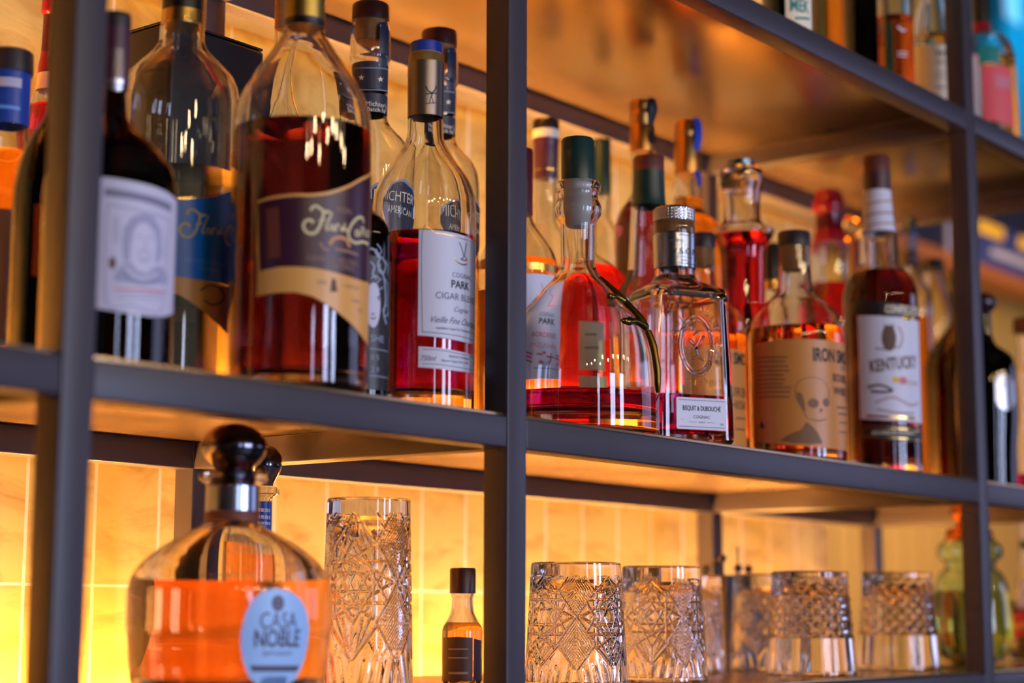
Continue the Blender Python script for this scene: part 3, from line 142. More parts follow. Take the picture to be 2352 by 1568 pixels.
 {'name': 'whisky_bottle', 'label': 'dark red bottle with a ridged gold capsule and black ribbon touching the shelf above', 'cat': 'bottle', 'loc': (0.6011, 0.27, 0.004), 'turn': -0.9743, 'prof': [(0.4289, 0.0148), (0.3742, 0.0154), (0.3609, 0.0212), (0.3489, 0.0295), (0.335, 0.0354), (0.32, 0.0377), (0.0307, 0.037)], 'glass': 'glass', 'wall': 0.003, 'base': 0.006, 'kind': 'bottle', 'liq': (0.3564, 'liq_wine'), 'caps': [('capsule', 'foil_gold_satin', [(0.5004, 0.0155), (0.4973, 0.0173), (0.4826, 0.0161), (0.4802, 0.0178), (0.4655, 0.016), (0.463, 0.0178), (0.4289, 0.0172)])], 'bands': [], 'labels': [], 'extra': ('ribbon', 'ribbon_black', 46, 45, 115)},
 {'name': 'whisky_bottle', 'label': 'long-necked clear bottle with a green band and reddish wooden cap', 'cat': 'bottle', 'loc': (0.4677, 0.17, 0.004), 'turn': -0.9778, 'prof': [(0.3596, 0.0193), (0.318, 0.0209), (0.3124, 0.0225), (0.2676, 0.0252), (0.2342, 0.0273), (0.2176, 0.0327), (0.201, 0.0425), (0.1844, 0.0457), (-0.0063, 0.0451)], 'glass': 'glass', 'wall': 0.003, 'base': 0.006, 'kind': 'bottle', 'liq': (0.1497, 'liq_gold'), 'caps': [('wooden_cap', 'wood_red', [(0.3789, 0.0182), (0.3766, 0.0198), (0.3596, 0.0198)])], 'bands': [('neck_sleeve', 'cap_green', 0.3596, 0.3146, 0.0202, [])], 'labels': [('seal', 'label_black', 0.0266, [(-1.5581, 0.1901, 0.2345), (-0.7425, 0.1867, 0.2306)], [])]},
 {'name': 'whisky_bottle', 'label': 'bottle of orange whisky with a gold capsule and hanging blue ribbon', 'cat': 'bottle', 'loc': (0.7599, 0.3, 0.004), 'turn': -0.9996, 'prof': [(0.434, 0.0182), (0.4147, 0.02), (0.3827, 0.0213), (0.3751, 0.0275), (0.368, 0.035), (0.3553, 0.0474), (0.3374, 0.0549), (0.3108, 0.0573), (0.0319, 0.0564)], 'glass': 'glass', 'wall': 0.003, 'base': 0.006, 'kind': 'bottle', 'liq': (0.3974, 'liq_orange'), 'caps': [('capsule', 'foil_gold_satin', [(0.5122, 0.0151), (0.5089, 0.017), (0.4985, 0.017), (0.496, 0.0182), (0.4856, 0.017), (0.483, 0.0182), (0.4327, 0.0194)])], 'bands': [], 'labels': [], 'extra': ('ribbon', 'ribbon_blue', 50, 0, 180)},
 {'name': 'bourbon_bottle', 'label': 'squat bourbon bottle with tan label, half hidden behind the embossed square bottle', 'cat': 'bottle', 'loc': (0.5801, 0.163, 0.004), 'turn': -1.0074, 'prof': [(0.2793, 0.0159), (0.2493, 0.0164), (0.2332, 0.0175), (0.2206, 0.0215), (0.2102, 0.0305), (0.2011, 0.0418), (0.1902, 0.0508), (0.1759, 0.0558), (0.0009, 0.0574)], 'glass': 'glass', 'wall': 0.003, 'base': 0.006, 'kind': 'bottle', 'liq': (0.1612, 'liq_orange'), 'caps': [('stopper', 'cap_dark', [(0.2979, 0.0165), (0.2961, 0.0176), (0.2793, 0.0176)]), ('cork', 'cork', [(0.2793, 0.0142), (0.2551, 0.0142)])], 'bands': [], 'labels': [('front_label', 'paper_tan', 0.0574, [(-0.567, 0.008, 0.1406), (-0.16, 0.0072, 0.1414), (0.2172, 0.007, 0.1412), (0.6335, 0.0077, 0.1403), (1.1688, 0.0096, 0.1371)], [('t', 'IRON SMOKE', 0.0446, 0.1286, 0.0146, 'ink_black', {'b': 0.03, 'sx': 0.62}), ('t', 'BOURBON', 0.0501, 0.0858, 0.0123, 'ink_black'), ('t', 'WHISKEY', 0.0515, 0.0693, 0.0112, 'ink_black'), ('s', [(0.043, 0.0521), (0.0634, 0.0526)], 0.0022, 'ink_brown'), ('s', [(0.0427, 0.0383), (0.0629, 0.0387)], 0.0022, 'ink_brown')])]},
 {'name': 'liqueur_bottle', 'label': 'slim bottle with a navy and silver neck beside the red decanter', 'cat': 'bottle', 'loc': (1.0253, 0.405, 0.004), 'turn': -1.0191, 'prof': [(0.3728, 0.0117), (0.2763, 0.0137), (0.2624, 0.0206), (0.2347, 0.0288), (0.0834, 0.0299)], 'glass': 'glass_dark', 'wall': 0.003, 'base': 0.006, 'kind': 'bottle', 'liq': (0.2438, 'rum'), 'caps': [('cap', 'foil_silver', [(0.3756, 0.0124), (0.3588, 0.0131)])], 'bands': [('neck_band', 'label_navy', 0.3588, 0.3406, 0.0122, [])], 'labels': []},
 {'name': 'decanter', 'label': 'clear decanter with a glass stopper holding bright red liquor', 'cat': 'decanter', 'loc': (0.7192, 0.186, 0.004), 'turn': -1.0297, 'prof': [(0.3843, 0.0276), (0.3769, 0.0264), (0.3658, 0.0252), (0.3444, 0.0258), (0.3352, 0.0329), (0.3279, 0.0443), (0.3199, 0.0419), (0.3047, 0.0323), (0.2864, 0.0299), (0.2258, 0.0298), (0.2017, 0.0333), (0.0467, 0.0341)], 'glass': 'glass', 'wall': 0.0035, 'base': 0.006, 'kind': 'bottle', 'liq': (0.3217, 'liq_red'), 'caps': [('glass_stopper', 'glass', [(0.4175, 0.0241), (0.4138, 0.0289), (0.3966, 0.0295), (0.3843, 0.0264)]), ('stopper_top', 'cap_steelblue', [(0.4287, 0.0157), (0.4268, 0.0187), (0.4175, 0.0187)])], 'bands': [], 'labels': []},
 {'name': 'miniature_bottle', 'label': 'small bottle with a long black capsule and gold rim next to the red decanter', 'cat': 'bottle', 'loc': (0.9428, 0.27, 0.004), 'turn': -1.0458, 'prof': [(0.3565, 0.0098), (0.3014, 0.0111), (0.2848, 0.0124), (0.265, 0.0143), (0.2386, 0.0221), (0.0691, 0.0232)], 'glass': 'glass', 'wall': 0.003, 'base': 0.006, 'kind': 'bottle', 'liq': (0.2218, 'liq_red'), 'caps': [('capsule', 'cap_black', [(0.3579, 0.0111), (0.3552, 0.0124), (0.3014, 0.0124)])], 'bands': [('gold_rim', 'foil_gold', 0.3007, 0.2888, 0.0116, [])], 'labels': []},
 {'name': 'bourbon_bottle', 'label': 'squat clear bourbon bottle with a tan skull label at the front of the shelf', 'cat': 'bottle', 'loc': (0.678, 0.082, 0.004), 'turn': -1.0585, 'prof': [(0.2875, 0.0201), (0.2676, 0.0206), (0.2443, 0.0218), (0.228, 0.0235), (0.2187, 0.0309), (0.2094, 0.0423), (0.2013, 0.0502), (0.1938, 0.0554), (0.1788, 0.0599), (0.1586, 0.0621), (0.0035, 0.062)], 'glass': 'glass', 'wall': 0.003, 'base': 0.014, 'kind': 'bottle', 'liq': (0.1752, 'liq_orange'), 'caps': [('stopper', 'cap_dark', [(0.3062, 0.0201), (0.3045, 0.0213), (0.2869, 0.0212)]), ('cork', 'cork', [(0.2875, 0.0178), (0.2559, 0.0178)])], 'bands': [], 'labels': [('skull_label', 'paper_tan', 0.062, [(-1.1355, 0.0291, 0.1486), (-0.8612, 0.0253, 0.1522), (-0.3657, 0.0211, 0.1548), (0.0791, 0.0182, 0.1549), (0.5411, 0.0164, 0.1546), (0.9711, 0.0155, 0.1538), (1.4624, 0.0154, 0.1536)], [('t', 'IRON SMOKE', 0.0209, 0.1354, 0.0164, 'ink_black', {'b': 0.035, 'sx': 0.6, 'al': 'l'}), ('t', 'STRAIGHT', 0.0672, 0.1215, 0.0051, 'ink_slate', {'al': 'l', 'sx': 0.7}), ('t', 'BOURBON', 0.0504, 0.1075, 0.0102, 'ink_dark', {'b': 0.02, 'sx': 0.7, 'al': 'l'}), ('t', 'WHISKEY', 0.0506, 0.0907, 0.0102, 'ink_dark', {'b': 0.02, 'sx': 0.7, 'al': 'l'}), ('e', 0.0892, 0.0822, 0.0067, 0.0011, 'ink_black'), ('s', [(-0.0566, 0.1346), (-0.034, 0.1333), (-0.0105, 0.1318)], 0.0017, 'ink_brown'), ('s', [(-0.0568, 0.129), (-0.0341, 0.1277), (-0.0139, 0.1263)], 0.0017, 'ink_brown'), ('s', [(-0.0569, 0.1228), (-0.0342, 0.1215), (-0.0102, 0.12)], 0.0017, 'ink_brown'), ('s', [(-0.0571, 0.1171), (-0.0344, 0.1159), (-0.0097, 0.1144)], 0.0017, 'ink_brown'), ('s', [(-0.0572, 0.1115), (-0.0345, 0.1103), (-0.0165, 0.1091)], 0.0017, 'ink_brown'), ('s', [(-0.0574, 0.1059), (-0.0346, 0.1047), (-0.0144, 0.1034)], 0.0017, 'ink_brown'), ('s', [(-0.0576, 0.1002), (-0.0347, 0.0991), (-0.0167, 0.0979)], 0.0017, 'ink_brown'), ('s', [(-0.0577, 0.0952), (-0.0348, 0.0941), (-0.0069, 0.0925)], 0.0017, 'ink_brown'), ('s', [(-0.0579, 0.0895), (-0.0349, 0.0885), (-0.0081, 0.087)], 0.0017, 'ink_brown'), ('s', [(-0.0581, 0.0834), (-0.0351, 0.0824), (-0.0093, 0.0809)], 0.0017, 'ink_brown'), ('s', [(0.0004, 0.0757), (-0.0027, 0.0869), (-0.0003, 0.0968), (0.0074, 0.1034), (0.0197, 0.1058), (0.0327, 0.103), (0.0417, 0.0934), (0.0427, 0.0795)], 0.0009, 'ink_brown'), ('p', [(-0.0005, 0.0879), (0.0059, 0.0845), (0.009, 0.0745), (0.0098, 0.0612), (0.0034, 0.0679), (-0.0007, 0.0768)], 'ink_umber', 1), ('e', 0.0201, 0.0725, 0.0074, 0.0062, 'ink_umber', 1), ('e', 0.0384, 0.0743, 0.0054, 0.0057, 'ink_umber', 1), ('p', [(0.0293, 0.0661), (0.033, 0.0662), (0.0317, 0.0617), (0.028, 0.0616)], 'ink_umber', 1), ('s', [(0.0056, 0.0657), (0.0098, 0.0579), (0.014, 0.0502)], 0.0009, 'ink_brown'), ('s', [(0.0163, 0.0524), (0.0265, 0.0505), (0.0379, 0.0531)], 0.0017, 'ink_umber'), ('p', [(-0.0239, 0.0255), (-0.0097, 0.0338), (0.004, 0.0391), (0.0107, 0.0491), (0.0183, 0.0436), (0.025, 0.036), (0.0319, 0.0219), (0.0145, 0.0204), (-0.0072, 0.0222)], 'ink_umber', 1), ('p', [(-0.0518, 0.053), (-0.0456, 0.0469), (-0.0472, 0.0414), (-0.0554, 0.0455)], 'ink_dark', 1), ('s', [(0.0567, 0.0694), (0.093, 0.0713)], 0.0023, 'ink_brown'), ('s', [(0.0601, 0.0613), (0.0902, 0.0631)], 0.0023, 'ink_brown'), ('s', [(0.0617, 0.0503), (0.0878, 0.0516)], 0.0017, 'ink_brown'), ('s', [(0.0611, 0.038), (0.0901, 0.0394)], 0.0017, 'ink_brown')])]},
 {'name': 'bourbon_bottle', 'label': 'red wax dipped bottle between the skull label bottle and the white-labelled bottle', 'cat': 'bottle', 'loc': (1.2743, 0.35, 0.004), 'turn': -1.078, 'prof': [(0.5081, 0.0213), (0.4222, 0.0263), (0.3924, 0.0292), (0.3628, 0.0299), (0.3443, 0.0378), (0.3185, 0.0509), (0.071, 0.0531)], 'glass': 'glass', 'wall': 0.003, 'base': 0.006, 'kind': 'bottle', 'liq': (0.3529, 'liq_red'), 'caps': [('wax_seal', 'wax_red', [(0.5134, 0.0183), (0.5104, 0.022), (0.4999, 0.0227), (0.4954, 0.0264), (0.4819, 0.0264), (0.4744, 0.0227), (0.4557, 0.0227), (0.4333, 0.027), (0.4207, 0.0285)])], 'bands': [], 'labels': [], 'extra': 'drips'},
 {'name': 'liqueur_bottle', 'label': 'slender brown-necked bottle topped with a gold ring', 'cat': 'bottle', 'loc': (1.4634, 0.4, 0.004), 'turn': -1.0921, 'prof': [(0.4625, 0.0085), (0.3964, 0.01), (0.365, 0.0154), (0.3182, 0.0346), (0.1022, 0.035)], 'glass': 'glass', 'wall': 0.003, 'base': 0.006, 'kind': 'bottle', 'liq': (0.328, 'liq_amber'), 'caps': [('capsule', 'cap_brown', [(0.4688, 0.0085), (0.4042, 0.01)])], 'bands': [], 'labels': [], 'extra': 'ring'},
 {'name': 'whiskey_bottle', 'label': 'front bottle of dark whiskey with a white paper neck wrap and brown cap', 'cat': 'bottle', 'loc': (0.9212, 0.082, 0.004), 'turn': -1.1048, 'prof': [(0.4071, 0.0187), (0.388, 0.0199), (0.3466, 0.0236), (0.3403, 0.0267), (0.3004, 0.0273), (0.2954, 0.031), (0.2847, 0.0409), (0.274, 0.0471), (0.2602, 0.0513), (0.2489, 0.0525), (0.0076, 0.0524)], 'glass': 'glass', 'wall': 0.003, 'base': 0.016, 'kind': 'bottle', 'liq': (0.2879, 'rum_red'), 'caps': [('cap', 'wood_red', [(0.4584, 0.0169), (0.4558, 0.0188), (0.4314, 0.0187)]), ('capsule', 'capsule_brown', [(0.4327, 0.0194), (0.4071, 0.0193)])], 'bands': [('paper_neck_wrap', 'paper_white', 0.4084, 0.346, 0.0209, [('s', [(-0.0172, 0.3854), (0.0278, 0.391)], 0.0025, 'ink_tan2'), ('s', [(-0.0178, 0.369), (0.0326, 0.3742)], 0.0031, 'ink_tan2'), ('s', [(-0.0166, 0.3536), (0.0326, 0.3589)], 0.0025, 'ink_tan2')])], 'labels': [('upper_band', 'label_black', 0.0524, [(-1.0734, 0.2262, 0.2435), (-0.6308, 0.224, 0.2413), (-0.1392, 0.2217, 0.2389), (0.3126, 0.2201, 0.236), (0.7743, 0.2184, 0.2338), (1.4128, 0.2182, 0.2336)], [('t', 'CONFISCATED', 0.0062, 0.228, 0.0104, 'paper_cream', {'b': 0.02, 'sx': 0.62, 'al': 'l'})]), ('front_label', 'paper_white', 0.0524, [(-0.6384, 0.0762, 0.2213), (-0.2962, 0.0743, 0.2196), (0.154, 0.0724, 0.2176), (0.6419, 0.0711, 0.2156), (1.3736, 0.0709, 0.2152)], [('s', [(0.0325, 0.2172), (0.0525, 0.2179)], 0.0074, 'foil_gold'), ('e', 0.0104, 0.187, 0.0102, 0.0184, 'ink_brown', 1), ('p', [(0.0045, 0.2078), (0.0072, 0.2017), (0.0132, 0.2029), (0.017, 0.2079), (0.019, 0.1896), (0.0022, 0.1895)], 'ink_brown', 1), ('s', [(0.0232, 0.2032), (0.0283, 0.1961), (0.0293, 0.1839), (0.0236, 0.1726)], 0.0025, 'ink_tan2'), ('s', [(-0.0088, 0.1728), (0.0088, 0.1711), (0.0224, 0.175)], 0.0018, 'ink_brown'), ('t', 'KENTUCKY', -0.0167, 0.1477, 0.0165, 'ink_brown', {'b': 0.03, 'rot': 7, 'sx': 0.6, 'al': 'l'}), ('s', [(-0.0213, 0.1188), (-0.0042, 0.1216), (0.0132, 0.1141), (0.0013, 0.1117), (-0.0164, 0.1136)], 0.0037, 'ink_brown'), ('e', 0.0185, 0.1287, 0.0056, 0.0043, 'paper_yellow', 2), ('e', 0.0288, 0.1279, 0.0069, 0.0055, 'ink_rose', 1), ('s', [(-0.0108, 0.097), (0.0129, 0.1044), (0.0394, 0.0945), (0.0603, 0.0992)], 0.0025, 'ink_tan2'), ('s', [(-0.0081, 0.0878), (0.0183, 0.0828), (0.0477, 0.083)], 0.0025, 'ink_tan2'), ('t', 'OWL', 0.0478, 0.1255, 0.0074, 'ink_tan2'), ('s', [(-0.0237, 0.0795), (0.0062, 0.0773), (0.0536, 0.0762)], 0.0037, 'foil_gold')]), ('lower_band', 'label_black', 0.0524, [(-0.5662, 0.0479, 0.0696), (-0.2259, 0.0464, 0.0686), (0.2201, 0.0448, 0.067), (0.7228, 0.0437, 0.0654), (1.2356, 0.0431, 0.0639)], [('s', [(-0.0241, 0.0639), (0.0117, 0.0616), (0.0603, 0.0597)], 0.0012, 'foil_gold'), ('s', [(-0.0258, 0.0513), (0.0113, 0.0484), (0.0593, 0.0463)], 0.0012, 'foil_gold'), ('t', 'BOURBON WHISKEY', 0.0163, 0.0557, 0.0049, 'paper_cream')])]},
 {'name': 'vodka_bottle', 'label': 'bottle with a pale blue top behind the white-labelled whiskey', 'cat': 'bottle', 'loc': (1.5293, 0.325, 0.004), 'turn': -1.1222, 'prof': [(0.5043, 0.0093), (0.4489, 0.0101), (0.4197, 0.0132), (0.3977, 0.0186), (0.3663, 0.0347), (0.0725, 0.0358)], 'glass': 'glass', 'wall': 0.003, 'base': 0.006, 'kind': 'bottle', 'liq': (0.329, 'liq_orange'), 'caps': [('cap', 'cap_steelblue', [(0.5067, 0.0085), (0.5035, 0.0109), (0.4766, 0.0109)]), ('neck_shaft', 'ink_lilac', [(0.4766, 0.0093), (0.4481, 0.0101)])], 'bands': [('navy_ring', 'label_navy', 0.4465, 0.4213, 0.0117, [])], 'labels': []},
 {'name': 'spirit_bottle', 'label': 'clear bottle with a black cap left of the right upright', 'cat': 'bottle', 'loc': (1.7308, 0.38, 0.004), 'turn': -1.1332, 'prof': [(0.4504, 0.0197), (0.4254, 0.023), (0.4004, 0.0311), (0.3672, 0.0376), (0.334, 0.0392), (0.0806, 0.0388)], 'glass': 'glass', 'wall': 0.003, 'base': 0.006, 'kind': 'bottle', 'liq': (0.2547, 'liq_orange'), 'caps': [('cap', 'cap_black', [(0.4696, 0.0197), (0.4671, 0.0214), (0.4487, 0.0213)])], 'bands': [], 'labels': []},
 {'name': 'whisky_bottle', 'label': 'dark brown bottle partly hidden by the right upright', 'cat': 'bottle', 'loc': (1.4699, 0.21, 0.004), 'turn': -1.1471, 'prof': [(0.3759, 0.0134), (0.3005, 0.0163), (0.2855, 0.0252), (0.263, 0.0444), (0.2361, 0.0591), (0.2182, 0.0621), (0.0409, 0.0615)], 'glass': 'glass_dark', 'wall': 0.003, 'base': 0.006, 'kind': 'bottle', 'liq': (0.2613, 'rum'), 'caps': [('cap', 'cap_black', [(0.3911, 0.0134), (0.3306, 0.0149)])], 'bands': [], 'labels': []},
 {'name': 'whisky_bottle', 'label': 'dark bottle with a round stopper and silver medallion, right of the right upright', 'cat': 'bottle', 'loc': (1.2735, 0.082, 0.004), 'turn': -1.1595, 'prof': [(0.2802, 0.011), (0.242, 0.0123), (0.2268, 0.0178), (0.2171, 0.0301), (0.2089, 0.0396), (0.1992, 0.0437), (0.1628, 0.0477), (0.121, 0.0482), (0.057, 0.0433), (0.0164, 0.0419)], 'glass': 'glass_dark', 'wall': 0.003, 'base': 0.006, 'kind': 'bottle', 'liq': (0.2084, 'rum'), 'caps': [('ball_stopper', 'cap_plum', [(0.3087, 0.0069), (0.3045, 0.0151), (0.2961, 0.0206), (0.2878, 0.0192), (0.2809, 0.0137), (0.2781, 0.0116)])], 'bands': [], 'labels': [('medallion', 'foil_silver', 0.0419, [(0.2748, 0.1338, 0.1608), (0.3873, 0.1231, 0.1704), (0.6334, 0.118, 0.1762), (0.8885, 0.1226, 0.1716), (1.0529, 0.1319, 0.1627)], [('s', [(0.0162, 0.1474), (0.0272, 0.1613), (0.0332, 0.1447)], 0.002, 'ink_lilac')])]},
 {'name': 'spirit_bottle', 'label': 'clear bottle with a dark red cap at the right edge of the photo', 'cat': 'bottle', 'loc': (1.5018, 0.1, 0.004), 'turn': -1.1835, 'prof': [(0.2776, 0.0234), (0.2275, 0.024), (0.2127, 0.0277), (0.1761, 0.0305), (0.0235, 0.0317)], 'glass': 'glass', 'wall': 0.003, 'base': 0.006, 'kind': 'bottle', 'liq': (0.0392, 'liq_red'), 'caps': [('cap', 'wood_red', [(0.2991, 0.0263), (0.2968, 0.0278), (0.2761, 0.0278)])], 'bands': [], 'labels': []},
 {'name': 'gin_bottle', 'label': 'teal bottle with a cream lettered label on the top shelf', 'cat': 'bottle', 'loc': (0.6596, 0.075, 0.5518), 'turn': -1.0573, 'prof': [(0.2736, 0.0106), (0.2241, 0.0106), (0.2025, 0.0152), (0.1749, 0.0293), (0.1565, 0.0333), (0.0351, 0.0331)], 'glass': 'glass_teal', 'wall': 0.003, 'base': 0.006, 'kind': 'bottle', 'liq': (0.1195, 'liq_teal'), 'caps': [('cap', 'cap_black', [(0.2829, 0.0112), (0.255, 0.0112)])], 'bands': [], 'labels': [('front_label', 'paper_cream', 0.0331, [(-0.0688, 0.004, 0.0956), (0.3768, 0.004, 0.0958), (0.9125, 0.004, 0.0981), (1.254, 0.004, 0.101)], [('t', 'MEK', 0.0176, 0.0532, 0.0169, 'label_teal', {'b': 0.03, 'sx': 0.62}), ('s', [(-0.0008, 0.0669), (0.0389, 0.0688)], 0.0017, 'label_teal'), ('s', [(0.0099, 0.0347), (0.0348, 0.0377)], 0.0034, 'label_teal')])]},
 {'name': 'whisky_bottle', 'label': 'bottle of bright orange whisky on the top shelf beside the teal bottle', 'cat': 'bottle', 'loc': (0.9305, 0.16, 0.5518), 'turn': -1.0798, 'prof': [(0.3828, 0.0092), (0.3003, 0.0098), (0.2729, 0.0196), (0.2525, 0.0234), (0.0904, 0.0232)], 'glass': 'glass', 'wall': 0.003, 'base': 0.006, 'kind': 'bottle', 'liq': (0.2232, 'liq_orange'), 'caps': [('cap', 'cap_black', [(0.3932, 0.0098), (0.3552, 0.0098)])], 'bands': [], 'labels': []},
 {'name': 'rum_bottle', 'label': 'nearly black bottle on the top shelf', 'cat': 'bottle', 'loc': (0.8698, 0.075, 0.5518), 'turn': -1.0981, 'prof': [(0.346, 0.0095), (0.26, 0.0094), (0.2272, 0.02), (0.201, 0.0244), (0.0326, 0.0242)], 'glass': 'glass_dark', 'wall': 0.003, 'base': 0.006, 'kind': 'bottle', 'liq': (0.1029, 'rum'), 'caps': [('cap', 'cap_black', [(0.356, 0.0101), (0.3194, 0.0101)])], 'bands': [], 'labels': []},
 {'name': 'bourbon_bottle', 'label': 'clear bottle two-thirds full of red-brown bourbon on the top shelf', 'cat': 'bottle', 'loc': (0.9762, 0.075, 0.5518), 'turn': -1.1166, 'prof': [(0.3347, 0.0098), (0.2598, 0.0104), (0.2327, 0.0194), (0.2057, 0.0271), (0.1856, 0.0284), (0.0389, 0.0281)], 'glass': 'glass', 'wall': 0.003, 'base': 0.01, 'kind': 'bottle', 'liq': (0.129, 'liq_russet'), 'caps': [('cap', 'cap_black', [(0.3449, 0.0111), (0.3074, 0.011)])], 'bands': [], 'labels': [('printed_lettering', 'ink_white', 0.0281, [(0.1391, 0.0689, 0.0708), (0.688, 0.0692, 0.0712)], [('s', [(0.0025, 0.0643), (0.0184, 0.0645)], 0.0019, 'ink_white'), ('s', [(0.005, 0.109), (0.0112, 0.1026), (0.0167, 0.1044)], 0.0031, 'ink_white')])]},
 {'name': 'spirit_bottle', 'label': 'clear bottle with a cream label in black lettering on the top shelf', 'cat': 'bottle', 'loc': (1.126, 0.08, 0.5518), 'turn': -1.1388, 'prof': [(0.3212, 0.0095), (0.2434, 0.0101), (0.2152, 0.0175), (0.1801, 0.0283), (0.1522, 0.0329), (0.1312, 0.0343), (0.0342, 0.0341)], 'glass': 'glass', 'wall': 0.003, 'base': 0.006, 'kind': 'bottle', 'liq': (0.141, 'liq_gold'), 'caps': [('cap', 'foil_silver', [(0.3319, 0.0102), (0.2928, 0.0102)])], 'bands': [], 'labels': [('front_label', 'paper_cream', 0.0341, [(-1.2102, 0.0375, 0.1257), (-0.6064, 0.0313, 0.1219), (-0.0108, 0.0281, 0.1195), (0.4693, 0.0279, 0.1184), (0.9709, 0.0298, 0.118)], [('t', 'WIL', 0.0109, 0.105, 0.0091, 'ink_black', {'b': 0.02}), ('t', 'NO.3', 0.0104, 0.0912, 0.0065, 'ink_black'), ('s', [(-0.0016, 0.0751), (0.0139, 0.0742)], 0.0013, 'ink_slate'), ('s', [(-0.0018, 0.0683), (0.0137, 0.0674)], 0.0013, 'ink_slate'), ('s', [(-0.001, 0.0519), (0.0131, 0.051)], 0.002, 'ink_slate')]), ('blue_tag', 'label_sky', 0.0294, [(-0.4083, 0.1443, 0.1856), (-0.2257, 0.1406, 0.1881)], [])]},
 {'name': 'gin_bottle', 'label': 'clear bottle with a pink label and teal shoulder on the top shelf', 'cat': 'bottle', 'loc': (1.3121, 0.085, 0.5518), 'turn': -1.1638, 'prof': [(0.2981, 0.0114), (0.2129, 0.0121), (0.2004, 0.0142), (0.1894, 0.034), (0.1739, 0.0468), (0.1548, 0.0517), (0.1182, 0.053), (0.0339, 0.0542)], 'glass': 'glass', 'wall': 0.003, 'base': 0.006, 'kind': 'bottle', 'liq': (0.1482, 'liq_gold'), 'caps': [('capsule', 'cap_black', [(0.3093, 0.0136), (0.3056, 0.0143), (0.2115, 0.0142)]), ('red_ring', 'wax_red', [(0.2122, 0.0142), (0.1989, 0.0149)])], 'bands': [], 'labels': [('pink_label', 'paper_pink', 0.0542, [(-0.06, 0.0397, 0.1268), (0.2595, 0.0346, 0.1275), (0.5945, 0.0303, 0.1266), (0.9561, 0.0277, 0.125)], [('p', [(0.0179, 0.1118), (0.0493, 0.1109), (0.0481, 0.0891), (0.0185, 0.0889)], 'ink_rose', 1)]), ('teal_label', 'label_teal', 0.0519, [(-0.0738, 0.1306, 0.1608), (0.2496, 0.1304, 0.1614), (0.5404, 0.1289, 0.1593)], []), ('side_label', 'paper_lilac', 0.0542, [(-1.0147, 0.0519, 0.1516), (-0.4909, 0.0461, 0.1475), (-0.1151, 0.0415, 0.1457)], [])]},
 {'name': 'tequila_bottle', 'label': 'big round tequila bottle with a pale blue oval label and ball stopper, in front', 'cat': 'bottle', 'loc': (-0.2745, 0.118, -0.2661), 'turn': -0.7474, 'prof': [(0.2037, 0.0241), (0.1998, 0.0303), (0.1952, 0.0307), (0.1913, 0.0248), (0.189, 0.0233), (0.1588, 0.0236), (0.1534, 0.0286), (0.1488, 0.0379), (0.1419, 0.051), (0.1357, 0.061), (0.1288, 0.0702), (0.1188, 0.0802), (0.1074, 0.087), (0.094, 0.09), (0.0731, 0.0902), (0.0576, 0.0885), (0.0203, 0.0848), (-0.0097, 0.0781)], 'glass': 'glass', 'wall': 0.019, 'base': 0.02, 'kind': 'bottle', 'liq': (0.1031, 'liq_tequila'), 'caps': [('ball_stopper', 'metal_dark', [(0.2459, 0.0031), (0.2451, 0.0101), (0.2427, 0.0172), (0.238, 0.0234), (0.2318, 0.0277), (0.2251, 0.0292), (0.2185, 0.028), (0.2123, 0.0241), (0.2076, 0.0194), (0.2029, 0.0148), (0.1921, 0.014)])], 'bands': [('neck_label', 'foil_silver2', 0.189, 0.1673, 0.0234, []), ('neck_rust_band', 'ink_rust', 0.1669, 0.1588, 0.0236, [])], 'labels': [('oval_label', 'label_iceblue', 0.0894, [(0.1076, 0.052, 0.0627), (0.1358, 0.0377, 0.0763), (0.1967, 0.0259, 0.0879), (0.3004, 0.0176, 0.0959), (0.4351, 0.0142, 0.0989), (0.581, 0.0156, 0.0968), (0.7175, 0.0226, 0.0896), (0.7993, 0.034, 0.079), (0.8498, 0.0497, 0.0643)], [('e', 0.041, 0.0862, 0.0057, 0.0067, 'ink_slate', 1), ('e', 0.041, 0.0862, 0.0037, 0.0047, 'ink_grey', 2), ('e', 0.041, 0.0862, 0.0016, 0.002, 'ink_slate', 3), ('t', 'CASA', 0.0426, 0.0721, 0.0138, 'ink_slate', {'sx': 0.72}), ('t', 'NOBLE', 0.0429, 0.0572, 0.0142, 'ink_slate', {'b': 0.02, 'sx': 0.7}), ('s', [(0.0239, 0.0527), (0.0652, 0.0523)], 0.0008, 'ink_slate'), ('t', 'REPOSADO', 0.0433, 0.0446, 0.0039, 'ink_slate'), ('p', [(0.0181, 0.0348), (0.0678, 0.0341), (0.0649, 0.0291), (0.0208, 0.0298)], 'ink_slate', 1)]), ('back_label', 'label_leaf', 0.0894, [(-2.75, 0.07, 0.1), (-2.68, 0.03, 0.155), (-2.6, 0.02, 0.16), (-2.5, 0.02, 0.16), (-2.42, 0.03, 0.155), (-2.35, 0.07, 0.1)], [])]},
